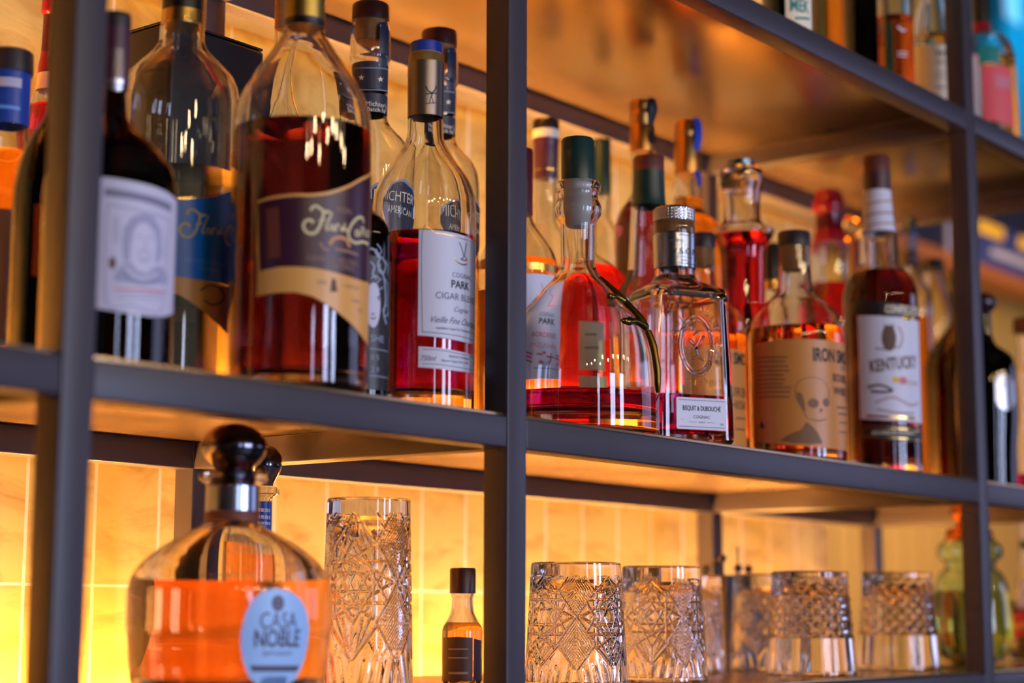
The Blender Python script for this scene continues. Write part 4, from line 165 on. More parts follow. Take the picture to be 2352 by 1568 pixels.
 {'name': 'tequila_bottle', 'label': 'second ball-stopper tequila bottle, mostly hidden behind the big round one', 'cat': 'bottle', 'loc': (-0.0632, 0.3, -0.2661), 'turn': -0.7638, 'prof': [(0.2081, 0.0137), (0.2054, 0.0168), (0.2008, 0.0173), (0.1972, 0.0109), (0.1936, 0.0091), (0.1592, 0.0091), (0.1529, 0.0154), (0.1429, 0.0299), (0.1304, 0.0398), (0.1124, 0.0443), (0.0102, 0.0426)], 'glass': 'glass', 'wall': 0.003, 'base': 0.006, 'kind': 'bottle', 'liq': (0.1117, 'liq_orangered'), 'caps': [('ball_stopper', 'metal_dark', [(0.2528, 0.0023), (0.251, 0.0082), (0.2464, 0.0146), (0.2391, 0.0187), (0.2309, 0.0192), (0.2227, 0.0169), (0.2145, 0.0128), (0.2072, 0.01)])], 'bands': [('neck_label', 'label_blue2', 0.1927, 0.1592, 0.0091, [('s', [(-0.006, 0.184), (0.008, 0.1833)], 0.0037, 'paper_lilac'), ('s', [(-0.0058, 0.1768), (0.0083, 0.1761)], 0.0037, 'paper_lilac'), ('s', [(-0.0057, 0.1705), (0.0085, 0.1698)], 0.0028, 'paper_lilac')])], 'labels': []},
 {'name': 'bitters_bottle', 'label': 'small bitters bottle with a brown screw cap left of the middle upright', 'cat': 'bottle', 'loc': (0.1912, 0.24, -0.2661), 'turn': -0.8739, 'prof': [(0.1112, 0.0132), (0.1005, 0.0132), (0.0942, 0.0118), (0.0821, 0.0127), (0.07, 0.0176), (0.0637, 0.0215), (0.0579, 0.023), (-0.0141, 0.0228)], 'glass': 'glass', 'wall': 0.003, 'base': 0.006, 'kind': 'bottle', 'liq': (0.0677, 'liq_amber'), 'caps': [('screw_cap', 'cap_brown', [(0.1287, 0.0133), (0.1268, 0.0147), (0.1005, 0.0147)])], 'bands': [], 'labels': [('front_label', 'label_brown', 0.0228, [(-1.1662, 0.004, 0.0512), (-0.2364, 0.004, 0.0524), (0.5079, 0.004, 0.0515)], [('s', [(-0.0164, 0.0389), (0.0063, 0.0391)], 0.0015, 'ink_tan'), ('s', [(-0.0163, 0.0294), (0.0063, 0.0296)], 0.0015, 'ink_tan'), ('s', [(-0.0161, 0.0128), (0.0065, 0.013)], 0.0025, 'ink_tan')]), ('side_label', 'capsule_plum', 0.0228, [(0.5806, 0.004, 0.0505), (0.7961, 0.004, 0.0495), (1.1278, 0.004, 0.0485)], [])]},
 {'name': 'liqueur_bottle', 'label': 'round green bottle of yellow-green liqueur behind the right upright', 'cat': 'bottle', 'loc': (1.3872, 0.17, -0.2661), 'turn': -1.1479, 'prof': [(0.2227, 0.017), (0.2107, 0.0184), (0.2051, 0.0297), (0.1952, 0.0438), (0.1826, 0.0523), (0.1714, 0.0508), (0.1615, 0.0409), (0.1545, 0.0395), (0.1447, 0.0494), (0.1245, 0.0578), (0.0966, 0.0626), (0.0584, 0.0646), (0.0307, 0.061), (0.01, 0.049), (-0.0072, 0.0364)], 'glass': 'glass_green', 'wall': 0.003, 'base': 0.006, 'kind': 'bottle', 'liq': (0.1163, 'liq_lime'), 'caps': [('copper_stopper', 'foil_copper', [(0.2615, 0.0213), (0.2573, 0.0269), (0.2417, 0.0283), (0.2333, 0.0255), (0.2213, 0.0184)]), ('copper_collar', 'foil_copper', [(0.2213, 0.0191), (0.2149, 0.0354), (0.2009, 0.0382), (0.1952, 0.0353)])], 'bands': [], 'labels': []},
 {'name': 'liqueur_bottle', 'label': 'bottle with a crimson banner label at the lower right edge', 'cat': 'bottle', 'loc': (1.7416, 0.22, -0.2661), 'turn': -1.1774, 'prof': [(0.2576, 0.0125), (0.1721, 0.014), (0.1412, 0.0187), (0.1103, 0.028), (0.0911, 0.0357), (-0.0197, 0.0371)], 'glass': 'glass', 'wall': 0.003, 'base': 0.006, 'kind': 'bottle', 'liq': (0.1024, 'liq_orange'), 'caps': [('cap', 'cap_steelblue', [(0.2109, 0.0109), (0.1938, 0.0117)])], 'bands': [], 'labels': [('banner_label', 'label_crimson', 0.0371, [(-1.3025, 0.035, 0.0779), (-0.5197, 0.04, 0.0841), (-0.0025, 0.0432, 0.0872), (0.5078, 0.0418, 0.0872)], [('s', [(-0.0332, 0.0566), (0.0149, 0.066)], 0.011, 'paper_tan')]), ('neck_label', 'paper_lilac', 0.0234, [(-0.6957, 0.091, 0.1393), (0.0453, 0.091, 0.1407), (0.5715, 0.0911, 0.1393)], [])]},
 {'name': 'highball_glass', 'label': 'tall upside-down cut-glass highball behind the round tequila bottle', 'cat': 'glass', 'loc': (-0.0086, 0.2, -0.2661), 'turn': -0.8218, 'h': 0.1946, 'rt': 0.043, 'rb': 0.0479, 'pat': 'star', 'kind': 'glass', 'group': 'upside-down cut glasses on the lower shelf'},
 {'name': 'cut_tumbler', 'label': 'upside-down cut tumbler nearest the middle upright', 'cat': 'glass', 'loc': (0.2295, 0.11, -0.2661), 'turn': -0.9361, 'h': 0.1336, 'rt': 0.0493, 'rb': 0.0569, 'pat': 'star2', 'kind': 'glass', 'group': 'upside-down cut glasses on the lower shelf'},
 {'name': 'cut_tumbler', 'label': 'upside-down cut tumbler second from the middle upright, star pattern', 'cat': 'glass', 'loc': (0.4135, 0.12, -0.2661), 'turn': -0.983, 'h': 0.1339, 'rt': 0.0464, 'rb': 0.0536, 'pat': 'star', 'kind': 'glass', 'group': 'upside-down cut glasses on the lower shelf'},
 {'name': 'cut_tumbler', 'label': 'upside-down cut tumbler half hidden behind the star-patterned one', 'cat': 'glass', 'loc': (0.713, 0.27, -0.2661), 'turn': -0.9995, 'h': 0.1295, 'rt': 0.04, 'rb': 0.0459, 'pat': 'star', 'kind': 'glass', 'group': 'upside-down cut glasses on the lower shelf'},
 {'name': 'cut_tumbler', 'label': 'upside-down cut tumbler just behind the diamond-pattern tumbler', 'cat': 'glass', 'loc': (0.8549, 0.24, -0.2661), 'turn': -1.0389, 'h': 0.1342, 'rt': 0.044, 'rb': 0.0513, 'pat': 'star', 'kind': 'glass', 'group': 'upside-down cut glasses on the lower shelf'},
 {'name': 'cut_tumbler', 'label': 'upside-down diamond-pattern tumbler in the middle of the right-hand group', 'cat': 'glass', 'loc': (0.7329, 0.1, -0.2661), 'turn': -1.0631, 'h': 0.1339, 'rt': 0.0499, 'rb': 0.0595, 'pat': 'diamond', 'kind': 'glass', 'group': 'upside-down cut glasses on the lower shelf'},
 {'name': 'cut_tumbler', 'label': 'upside-down diamond-pattern tumbler nearest the right upright', 'cat': 'glass', 'loc': (1.0241, 0.12, -0.2661), 'turn': -1.1094, 'h': 0.1386, 'rt': 0.05, 'rb': 0.0599, 'pat': 'diamond', 'kind': 'glass', 'group': 'upside-down cut glasses on the lower shelf'},
]
SQUARE = {'loc': (0.3757, 0.0725, 0.004), 'turn': -0.4974, 'w': 0.102, 'neck': [(0.2656, 0.0238), (0.2482, 0.0243), (0.2456, 0.0238), (0.1985, 0.0238), (0.1933, 0.0248)], 'cap': [(0.2829, 0.0227), (0.2808, 0.0248), (0.2661, 0.0248)], 'neckc': 1548.8, 'shoulder': 0.1818, 'liq': 0.056, 'label': [(-0.0271, 0.0547), (0.0378, 0.0479), (0.0373, 0.0127), (-0.0275, 0.0175)], 'oval': (0.0012, 0.1124), 'ovr': (0.0215, 0.034)}
# ---------------------------------------------------------------- object helpers
def finish(bm, name, mats, parent=None, smooth=True, loc=None, auto=35, recalc=True):
    if recalc: bmesh.ops.recalc_face_normals(bm, faces=bm.faces)
    me = bpy.data.meshes.new(name); bm.to_mesh(me); bm.free()
    for mm in ([mats] if isinstance(mats, str) else mats): me.materials.append(M[mm])
    if smooth:
        me.polygons.foreach_set('use_smooth', [True]*len(me.polygons))
        me.set_sharp_from_angle(angle=math.radians(auto))
    o = bpy.data.objects.new(name, me); scn.collection.objects.link(o)
    if parent: o.parent = parent
    if loc: o.location = loc
    return o
def tag(o, label=None, cat=None, group=None, kind=None):
    for k, v in (('label', label), ('category', cat), ('group', group), ('kind', kind)):
        if v: o[k] = v
    return o
def thing(name, label, cat, loc, rz=0, group=None):
    o = bpy.data.objects.new(name, None); scn.collection.objects.link(o); o.empty_display_size = .02
    o.location = loc; o.rotation_euler = (0, 0, rz); return tag(o, label, cat, group)
def box(bm, x0, x1, y0, y1, z0, z1, bev=0, mi=0):
    vs = [bm.verts.new((x, y, z)) for x in (x0, x1) for y in (y0, y1) for z in (z0, z1)]
    fs = [bm.faces.new([vs[i] for i in q]) for q in ((0, 1, 3, 2), (4, 6, 7, 5), (0, 4, 5, 1), (2, 3, 7, 6), (0, 2, 6, 4), (1, 5, 7, 3))]
    for f in fs: f.material_index = mi
    if bev:
        es = list({e for f in fs for e in f.edges})
        bmesh.ops.bevel(bm, geom=es, offset=bev, segments=3, affect='EDGES', profile=.5)
def lathe(bm, pts, n=64, close=False, rf=None, mi=0):
    """pts: list of (z, r); rf(angle, z) scales the radius; caps where r is 0"""
    rings = []
    for z, r in pts:
        if r < 1e-6: rings.append([bm.verts.new((0, 0, z))])
        else: rings.append([bm.verts.new((r*math.cos(a)*(rf(a, z) if rf else 1), r*math.sin(a)*(rf(a, z) if rf else 1), z)) for a in (2*PI*i/n for i in range(n))])
    if close: rings.append(rings[0])
    for A, B in zip(rings, rings[1:]):
        if len(A) == 1 and len(B) == 1: continue
        for i in range(n):
            j = (i+1) % n
            q = [A[0], B[j], B[i]] if len(A) == 1 else ([A[i], A[j], B[0]] if len(B) == 1 else [A[i], A[j], B[j], B[i]])
            f = bm.faces.new(q); f.material_index = mi
def smooth_prof(pts, n=5):
    """Monotone-z Catmull-Rom refinement of a (z, r) profile, keeping sharp steps"""
    P = sorted(pts, key=lambda p: p[0]); out = [P[0]]
    m = [0]*len(P)
    for i in range(1, len(P)-1):
        a = (P[i][1]-P[i-1][1])/max(1e-6, P[i][0]-P[i-1][0]); b = (P[i+1][1]-P[i][1])/max(1e-6, P[i+1][0]-P[i][0])
        m[i] = 0 if a*b <= 0 else 2*a*b/(a+b)
    for i in range(len(P)-1):
        h = P[i+1][0]-P[i][0]
        k = n if h > .004 and abs(P[i+1][1]-P[i][1]) > .0006 else 1
        for j in range(1, k+1):
            t = j/k
            r = (2*t**3-3*t**2+1)*P[i][1]+(t**3-2*t**2+t)*h*m[i]+(-2*t**3+3*t**2)*P[i+1][1]+(t**3-t**2)*h*m[i+1]
            out.append((P[i][0]+h*t, r))
    return out
def radius_at(pr, z):
    if z <= pr[0][0]: return pr[0][1]
    for (a, ra), (b, rb) in zip(pr, pr[1:]):
        if z <= b: return ra+(rb-ra)*(z-a)/max(1e-6, b-a)
    return pr[-1][1]
# ---- flat artwork laid on a curved or flat label
TXT = {}
def text_geo(s, bold=0):
    if (s, bold) in TXT: return TXT[(s, bold)]
    c = bpy.data.curves.new('lettering', 'FONT'); c.body = s; c.align_x = 'CENTER'; c.offset = bold; c.resolution_u = 3
    o = bpy.data.objects.new('lettering', c); scn.collection.objects.link(o)
    me = bpy.data.meshes.new_from_object(o.evaluated_get(bpy.context.evaluated_depsgraph_get()))
    V = [tuple(v.co) for v in me.vertices]; Fc = [tuple(p.vertices) for p in me.polygons]
    scn.collection.objects.unlink(o); bpy.data.objects.remove(o); bpy.data.curves.remove(c); bpy.data.meshes.remove(me)
    TXT[(s, bold)] = (V, Fc); return V, Fc
def art_flat(a):
    """returns (verts2d, faces, material, layer)"""
    k = a[0]
    if k == 't':
        _, s, u, v, h, m = a[:6]; o = a[6] if len(a) > 6 else {}
        V, Fc = text_geo(s, o.get('b', 0)); k_ = h/.70; sx = o.get('sx', 1)*k_; sh = o.get('sh', 0); ro = math.radians(o.get('rot', 0))
        out = []; xm = min(q[0] for q in V) if o.get('al') == 'l' else 0
        for x, y, _z in V:
            X, Y = (x-xm)*sx+sh*(y-.35)*k_, (y-.35)*k_
            out.append((u+X*math.cos(ro)-Y*math.sin(ro), v+X*math.sin(ro)+Y*math.cos(ro)))
        return out, Fc, m, 2
    if k == 's':
        _, pts, wd, m = a[:4]; pts = [Vector(p) for p in pts]
        if len(pts) > 2:                            # round off the strokes
            P = []
            for i in range(len(pts)-1):
                p0, p1, p2, p3 = pts[max(i-1, 0)], pts[i], pts[i+1], pts[min(i+2, len(pts)-1)]
                for j in range(4):
                    t = j/4; P.append(.5*((2*p1)+(p2-p0)*t+(2*p0-5*p1+4*p2-p3)*t*t+(3*p1-p0-3*p2+p3)*t**3))
            P.append(pts[-1]); pts = P
        V = []; Fc = []
        for i, p in enumerate(pts):
            d = (pts[min(i+1, len(pts)-1)]-pts[max(i-1, 0)]); d = d.normalized() if d.length > 0 else Vector((1, 0)); n = Vector((-d.y, d.x))*wd/2
            V += [tuple(p+n), tuple(p-n)]
            if i: Fc.append((2*i-2, 2*i-1, 2*i+1, 2*i))
        return V, Fc, m, (a[4] if len(a) > 4 else 1)
    if k == 'p': return list(a[1]), [tuple(range(len(a[1])))], a[2], (a[3] if len(a) > 3 else 1)
    if k == 'e':
        _, u, v, ru, rv, m = a[:6]; n = 28
        return [(u+ru*math.cos(2*PI*i/n), v+rv*math.sin(2*PI*i/n)) for i in range(n)], [tuple(range(n))], m, (a[6] if len(a) > 6 else 1)
def add_art(bm, arts, mats, place, ulim=None, step=.004):
    for a in arts:
        V, Fc, m, layer = art_flat(a)
        if m not in mats: mats.append(m)
        b2 = bmesh.new(); vs = [b2.verts.new((x, y, 0)) for x, y in V]
        for f in Fc:
            try: b2.faces.new([vs[i] for i in f])
            except ValueError: pass
        if not b2.verts: b2.free(); continue
        x0, x1 = min(v[0] for v in V), max(v[0] for v in V)
        if ulim:
            for lim, nn in ((ulim[0], -1), (ulim[1], 1)):
                bmesh.ops.bisect_plane(b2, geom=b2.verts[:]+b2.edges[:]+b2.faces[:], plane_co=(lim, 0, 0), plane_no=(nn, 0, 0), clear_outer=True)
        if place.curved:
            x = math.floor(x0/step)*step+step
            while x < x1:
                bmesh.ops.bisect_plane(b2, geom=b2.verts[:]+b2.edges[:]+b2.faces[:], plane_co=(x, 0, 0), plane_no=(1, 0, 0)); x += step
        mp = {v: bm.verts.new(place(v.co.x, v.co.y, .00012*layer)) for v in b2.verts}
        for f in b2.faces:
            try: g = bm.faces.new([mp[v] for v in f.verts]); g.material_index = mats.index(m)
            except ValueError: pass
        b2.free()
class Wrap:                                         # wraps (u along the arc, v up) onto the bottle's own profile
    curved = True
    def __init__(s, r, prof=None, off=.0005): s.r, s.prof, s.off = r, prof, off
    def __call__(s, u, v, o=0):
        r = (radius_at(s.prof, v) if s.prof else s.r)+s.off+o; a = u/s.r
        return (r*math.sin(a), -r*math.cos(a), v)
class Flat:
    curved = False
    def __init__(s, y): s.y = y
    def __call__(s, u, v, o=0): return (u, s.y-o, v)
def orient_out(bm):
    for f in bm.faces:
        c = f.calc_center_median()
        if f.normal.dot(Vector((c.x, c.y, 0))) < 0: f.normal_flip()
def make_label(name, m, r, cols, art, parent, prof):
    bm = bmesh.new(); mats = [m]; pl = Wrap(r, prof)
    nseg = max(8, int(abs(cols[-1][0]-cols[0][0])*r/.002)); grid = []
    for i in range(nseg+1):
        a = cols[0][0]+(cols[-1][0]-cols[0][0])*i/nseg
        for c0, c1 in zip(cols, cols[1:]):
            if a <= c1[0]+1e-9: break
        t = (a-c0[0])/max(1e-9, c1[0]-c0[0]); t = min(max(t, 0), 1); ts = t
        zb = c0[1]+(c1[1]-c0[1])*ts; zt = c0[2]+(c1[2]-c0[2])*ts
        grid.append([bm.verts.new(pl(a*r, zb+(zt-zb)*k/6)) for k in range(7)])
    for A, B in zip(grid, grid[1:]):
        for k in range(6): bm.faces.new([A[k], B[k], B[k+1], A[k+1]])
    add_art(bm, art, mats, pl, (cols[0][0]*r, cols[-1][0]*r))
    bm.normal_update(); orient_out(bm)
    return finish(bm, name, mats, parent, auto=60, recalc=False)
def glass_profile(pf, wall, base, rnd, opn=True):
    """closed (z, r) outline: outside from the foot up, over the lip, inside down to a thick base"""
    pr = smooth_prof([p for p in pf if p[0] > rnd+.002]+[(rnd+.001, pf[-1][1]), ])
    rb = pr[0][1]
    out = [(.0012, 0), (.0012, rb*.45), (0, rb*.62), (0, rb-rnd)]
    out += [(rnd*(1-math.cos(t)), rb-rnd+rnd*math.sin(t)) for t in (PI/8, PI/4, 3*PI/8, PI/2)]
    out += pr
    ztop, rt = pr[-1]
    inner = [(z, max(r-wall, .002)) for z, r in pr if z > base+.006]
    ri = inner[0][1]
    lip = [(ztop+.0006, rt-wall*.5)]
    ins = inner[::-1]+[(base+.006*(1-math.sin(t)), ri-.006*(1-math.cos(t))) for t in (PI/8, PI/4, 3*PI/8, PI/2)]+[(base+.001, ri*.5), (base+.0025, 0)]
    return out+lip+ins, inner, ri, pr
def sup(ex):
    if ex == 2: return None
    return lambda a, z: 1/((abs(math.cos(a))**ex+abs(math.sin(a))**ex)**(1/ex))
def make_bottle(d):
    t = thing(d['name'], d['label'], d['cat'], d['loc'], d['turn'], d.get('group'))
    prof, inner, ri, pr = glass_profile(d['prof'], d['wall'], d['base'], .006)
    n = 72
    bm = bmesh.new(); lathe(bm, prof, n); finish(bm, 'glass_body', d['glass'], t, auto=50)
    if d.get('liq'):
        zl, lm = d['liq']; b = d['base']; e = .0004
        pts = [(b-e, 0), (b-e, max(.002, ri-.006)), (b+.002, ri-.002), (b+.006, ri+e)]
        pts += [(z, r+e) for z, r in inner if z < zl-.001 and z > b+.007]
        rz = radius_at([(z, r) for z, r in inner], zl)
        pts += [(zl, rz+e), (zl-.0004, rz*.8), (zl-.0006, 0)]
        bm = bmesh.new(); lathe(bm, pts, n); finish(bm, 'liquor', lm, t, auto=50)
    for c in d['caps']:
        nm, m, pts = c[:3]; pts = smooth_prof(pts, 3) if len(pts) > 2 else sorted(pts)
        bm = bmesh.new(); lathe(bm, [(pts[0][0], 0)]+pts+[(pts[-1][0]+.0003, 0)], 48); o = finish(bm, nm, m, t, auto=40)
        if m == 'glass': o['label'] = 'clear glass stopper'
    for nm, m, za, zb, r, art in d['bands']:
        z0, z1 = min(za, zb), max(za, zb); bm = bmesh.new(); mats = [m]
        zs = [z0+(z1-z0)*k/8 for k in range(9)]
        lathe(bm, [(z, radius_at(pr, z)+.0005) for z in zs]+[(z, radius_at(pr, z)+.0002) for z in zs[::-1]], 64, close=True)
        bmesh.ops.recalc_face_normals(bm, faces=bm.faces)
        add_art(bm, art, mats, Wrap(r, pr, .0006)); finish(bm, nm, mats, t, auto=50, recalc=False)
    for l in d['labels']:
        make_label(l[0], l[1], l[2], l[3], l[4], t, pr)
    x = d.get('extra')
    if x == 'twig': twig(t, pr)
    if x == 'drips': drips(t, d)
    if x == 'ring': ring(t, d)
    if isinstance(x, (tuple, list)) and x[0] == 'ribbon': ribbon(t, d, x)
    return t
def smooth_path(P, R, k=4):
    P = [Vector(p) for p in P]; O = []; Q = []
    for i in range(len(P)-1):
        p0, p1, p2, p3 = P[max(i-1, 0)], P[i], P[i+1], P[min(i+2, len(P)-1)]
        for j in range(k):
            t = j/k; O.append(.5*((2*p1)+(p2-p0)*t+(2*p0-5*p1+4*p2-p3)*t*t+(3*p1-p0-3*p2+p3)*t**3)); Q.append(R[i]+(R[i+1]-R[i])*t)
    return O+[P[-1]], Q+[R[-1]]
def tube(bm, pts, rad, n=8):
    rings = []
    pts = [Vector(p) for p in pts]
    for i, p in enumerate(pts):
        d = (pts[min(i+1, len(pts)-1)]-pts[max(i-1, 0)]).normalized(); a = d.orthogonal().normalized(); 
        up = Vector((0, 0, 1)) if abs(d.z) < .9 else Vector((0, 1, 0)); a = d.cross(up).normalized(); b = d.cross(a)
        r = rad[i] if isinstance(rad, (list, tuple)) else rad
        rings.append([bm.verts.new(p+r*(math.cos(2*PI*k/n)*a+math.sin(2*PI*k/n)*b)) for k in range(n)])
    for A, B in zip(rings, rings[1:]):
        for k in range(n): bm.faces.new([A[k], A[(k+1) % n], B[(k+1) % n], B[k]])
    bm.faces.new(rings[0]); bm.faces.new(rings[-1][::-1])
def twig(t, pr):
    """cast metal vine hugging the decanter's shoulder, with two short side shoots"""
    def on(a, z, o=.0025):
        r = radius_at(pr, z)+o; a = math.radians(a); return (r*math.sin(a), -r*math.cos(a), z)
    def path(k): return [on(a, z) for a, z in k]
    main = [(52, .176), (56, .168), (62, .155), (64, .142), (66, .128), (67, .113), (68, .098), (68, .084), (69, .07), (69, .057), (70, .046)]
    bm = bmesh.new(); tube(bm, *smooth_path(path(main), [.0014, .0024, .0034, .004, .0046, .0042, .0048, .0042, .0046, .004, .002]), 12)
    tube(bm, *smooth_path(path([(63, .148), (56, .151), (49, .152), (42, .150), (37, .153)]), [.004, .0034, .0028, .0034, .001]), 12)
    tube(bm, *smooth_path(path([(67, .118), (59, .121), (51, .122), (43, .120), (36, .121)]), [.0044, .0038, .0036, .0042, .0012]), 12)
    for a, z in ((39, .151), (40, .1205), (46, .1225), (68, .09), (69, .062)):
        c = Vector(on(a, z)); b2 = bmesh.new(); bmesh.ops.create_icosphere(b2, subdivisions=2, radius=.0038, matrix=Matrix.Translation(c))
        me = bpy.data.meshes.new('tmp'); b2.to_mesh(me); bm.from_mesh(me); b2.free(); bpy.data.meshes.remove(me)
    o = finish(bm, 'twig_ornament', 'twig_gold', t); o['label'] = 'dull gold twig ornament'
def drips(t, d):
    z0 = d['caps'][0][2][-1][0]; pr = sorted(d['prof']); random.seed(4); bm = bmesh.new()
    for k in range(13):
        a = 2*PI*k/13+random.uniform(-.1, .1); ln = random.uniform(.008, .026); w_ = .0034; P = []
        for j in range(6):
            z = z0+.003-ln*j/5; r = radius_at(pr, z)+.0008; P.append((r*math.sin(a), -r*math.cos(a), z))
        tube(bm, P, [w_, w_, w_*.9, w_*.75, w_*.7, w_*.35], 8)
    finish(bm, 'wax_drips', 'wax_red', t)
def ring(t, d):
    zt = d['caps'][0][2][0][0]; R = .0165; bm = bmesh.new(); P = [(R*math.sin(a)*.9-.006, 0, zt+R*.7+R*1.25*-math.cos(a)+.006) for a in (2*PI*k/24 for k in range(25))]
    tube(bm, P, .0042, 8); o = finish(bm, 'gold_ring', 'ring_gold', t); o['label'] = 'gold ring ornament'
def ribbon(t, d, x):
    _, m, ang, y0, ln = x; pr = sorted(d['caps'][0][2]); zt = pr[-1][0]; a0 = math.radians(ang); lenz = .00056*ln; bm = bmesh.new()
    rows = []
    for j in range(15):
        z = zt+.001-lenz*j/14; r = .0195+.0035*math.sin(j*.55); da = .32*(1 if j < 13 else .55)
        rows.append([bm.verts.new(((r+o)*math.sin(a0+s*da), -(r+o)*math.cos(a0+s*da), z)) for o in (0, .0009) for s in (-1, -.3, .3, 1)])
    for A, B in zip(rows, rows[1:]):
        for k in range(3):
            bm.faces.new([A[k], A[k+1], B[k+1], B[k]]); bm.faces.new([A[k+4], B[k+4], B[k+5], A[k+5]])
        bm.faces.new([A[0], B[0], B[4], A[4]]); bm.faces.new([A[3], A[7], B[7], B[3]])
    o = finish(bm, 'ribbon', m, t)
# ---- cut glass
def star_segments(seg, zc, up, dn):
    """line cuts of one panel: nested hexagrams in a pointed arch with fans above and below"""
    S = []
    def star(R, a0, cz=zc):
        p = [(R*math.cos(a0+PI*k/3), cz+R*math.sin(a0+PI*k/3)) for k in range(6)]
        for k in range(6): S.append((p[k], p[(k+2) % 6], .0015))
    star(seg*.44, PI/2); star(seg*.44, 0); star(seg*.2, PI/2)
    w_ = seg*.5
    S.extend([((0, up), (-w_, zc+seg*.1), .002), ((0, up), (w_, zc+seg*.1), .002), ((0, dn), (-w_, zc-seg*.1), .002), ((0, dn), (w_, zc-seg*.1), .002)])
    for k in range(-2, 3):
        S.append(((k*seg*.035, up-seg*.04-abs(k)*seg*.06), (k*seg*.11, zc+seg*.46-abs(k)*seg*.08), .0014))
        S.append(((k*seg*.035, dn+seg*.04+abs(k)*seg*.06), (k*seg*.11, zc-seg*.46+abs(k)*seg*.08), .0014))
    for s_ in (-1, 1):
        for k in range(5):
            S.append(((s_*w_, zc+seg*(.16+.07*k)), (s_*(w_-seg*.05*(k+1)), zc+seg*(.22+.13*k)), .0011))
    return S
def cut_glass(d):
    """upside down tumbler: mouth on the shelf, heavy foot on top, cut pattern in relief on the outside"""
    import numpy as np
    h, rt, rb, pat = d['h'], d['rt'], d['rb'], d['pat']
    t = thing(d['name'], d['label'], d['cat'], d['loc'], d['turn'], d.get('group'))
    NA, NZ = 384, 190 if h < .17 else 240; wall = .0042; circ = 2*PI*(rt+rb)/2
    A = np.linspace(0, 2*PI, NA, endpoint=False)[None, :]; Z = np.linspace(0, h, NZ+1)[:, None]
    Rz = rb+(rt-rb)*Z/h
    if pat == 'diamond':
        n = 18; s = circ/n; zz = Z-h*.36
        p = (A/(2*PI)*n+zz/s*1.15) % 1; q = (A/(2*PI)*n-zz/s*1.15) % 1
        dia = np.maximum(np.abs(p-.5), np.abs(q-.5))*2; dep = .0030*dia*((Z > h*.36) & (Z < h-.009))
        f = (A/(2*PI)*14) % 1; dep = dep+.0015*np.minimum(1, np.abs(f-.5)*2)**2*(Z <= h*.36)*(Z > .006)
    else:
        nm = 4 if h < .17 else 3; seg = circ/nm; u = ((A/(2*PI)*circ+seg*(1.0 if pat == 'star2' else .66)) % seg)-seg/2; zc = h*.56; up = h-.017
        segs = star_segments(seg, zc, up, h*.16); H_ = np.zeros((NZ+1, NA)); U = np.broadcast_to(u, H_.shape); V = np.broadcast_to(Z, H_.shape)
        for (a, c, wd) in segs:
            ax, ay = a; dx, dy = c[0]-ax, c[1]-ay; L2 = dx*dx+dy*dy+1e-12
            tt = np.clip(((U-ax)*dx+(V-ay)*dy)/L2, 0, 1); dist = np.hypot(U-ax-tt*dx, V-ay-tt*dy); H_ = np.maximum(H_, 1-dist/wd)
        du = seg/2-np.abs(U); hw_, hh_ = seg*.25, min(seg*.46, h*.21)
        for vc in (zc+hh_, zc-hh_):
            dm = du/hw_+np.abs(V-vc)/hh_
            comb = (np.abs(V-vc)*.55+du*np.sign(V-vc)*.8+1) % .0023
            H_ = np.where(dm < 1, .42*np.clip(1-np.abs(comb-.00115)/.0008, 0, 1), H_); H_ = np.maximum(H_, 1-np.abs(dm-1)*hw_/.0016)
        fl = (np.abs(U)+.2*np.maximum(0, h*.3-V)) % .0105
        H_ = np.maximum(H_, .9*(1-np.abs(fl-.0052)/.004)*np.clip((h*.22-V)/.012, 0, 1)*(V > .006))
        dep = .0017*np.clip(H_, 0, 1)*(Z < h-.0155)
    Rr = Rz-dep; Rr[-1] -= .0012; Rr[-2] -= .0004; Rr[0] -= .001; Rr[1] -= .0003
    X = Rr*np.sin(A); Y = -Rr*np.cos(A); rings = []
    bm = bmesh.new()
    for k in range(NZ+1):
        z = float(Z[k, 0]); rings.append([bm.verts.new((float(X[k, i]), float(Y[k, i]), z)) for i in range(NA)])
    def skin(P, Q):
        for i in range(NA):
            j = (i+1) % NA; bm.faces.new([P[i], P[j], Q[j], Q[i]])
    for P, Q in zip(rings, rings[1:]): skin(P, Q)
    def row_(z, r): return [bm.verts.new((r*math.sin(2*PI*i/NA), -r*math.cos(2*PI*i/NA), z)) for i in range(NA)]
    R = lambda z: rb+(rt-rb)*z/h
    f1 = row_(h-.0008, rt*.84); f2 = row_(h-.003, rt*.76); skin(rings[-1], f1); skin(f1, f2); bm.faces.new(f2)
    foot = .019; prev = rings[0]
    for z, r in [(0.0006, rb-wall*.6), (.003, rb-wall)]+[(z, R(z)-wall-.001) for z in (h*.2, h*.4, h*.6, h-foot-.012)]+[(h-foot-.004, R(h)-wall-.004), (h-foot, R(h)-wall-.011)]:
        cur = row_(z, r); skin(prev, cur); prev = cur
    bm.faces.new(prev)
    finish(bm, 'glass_wall', 'crystal', t, auto=25)
    return t
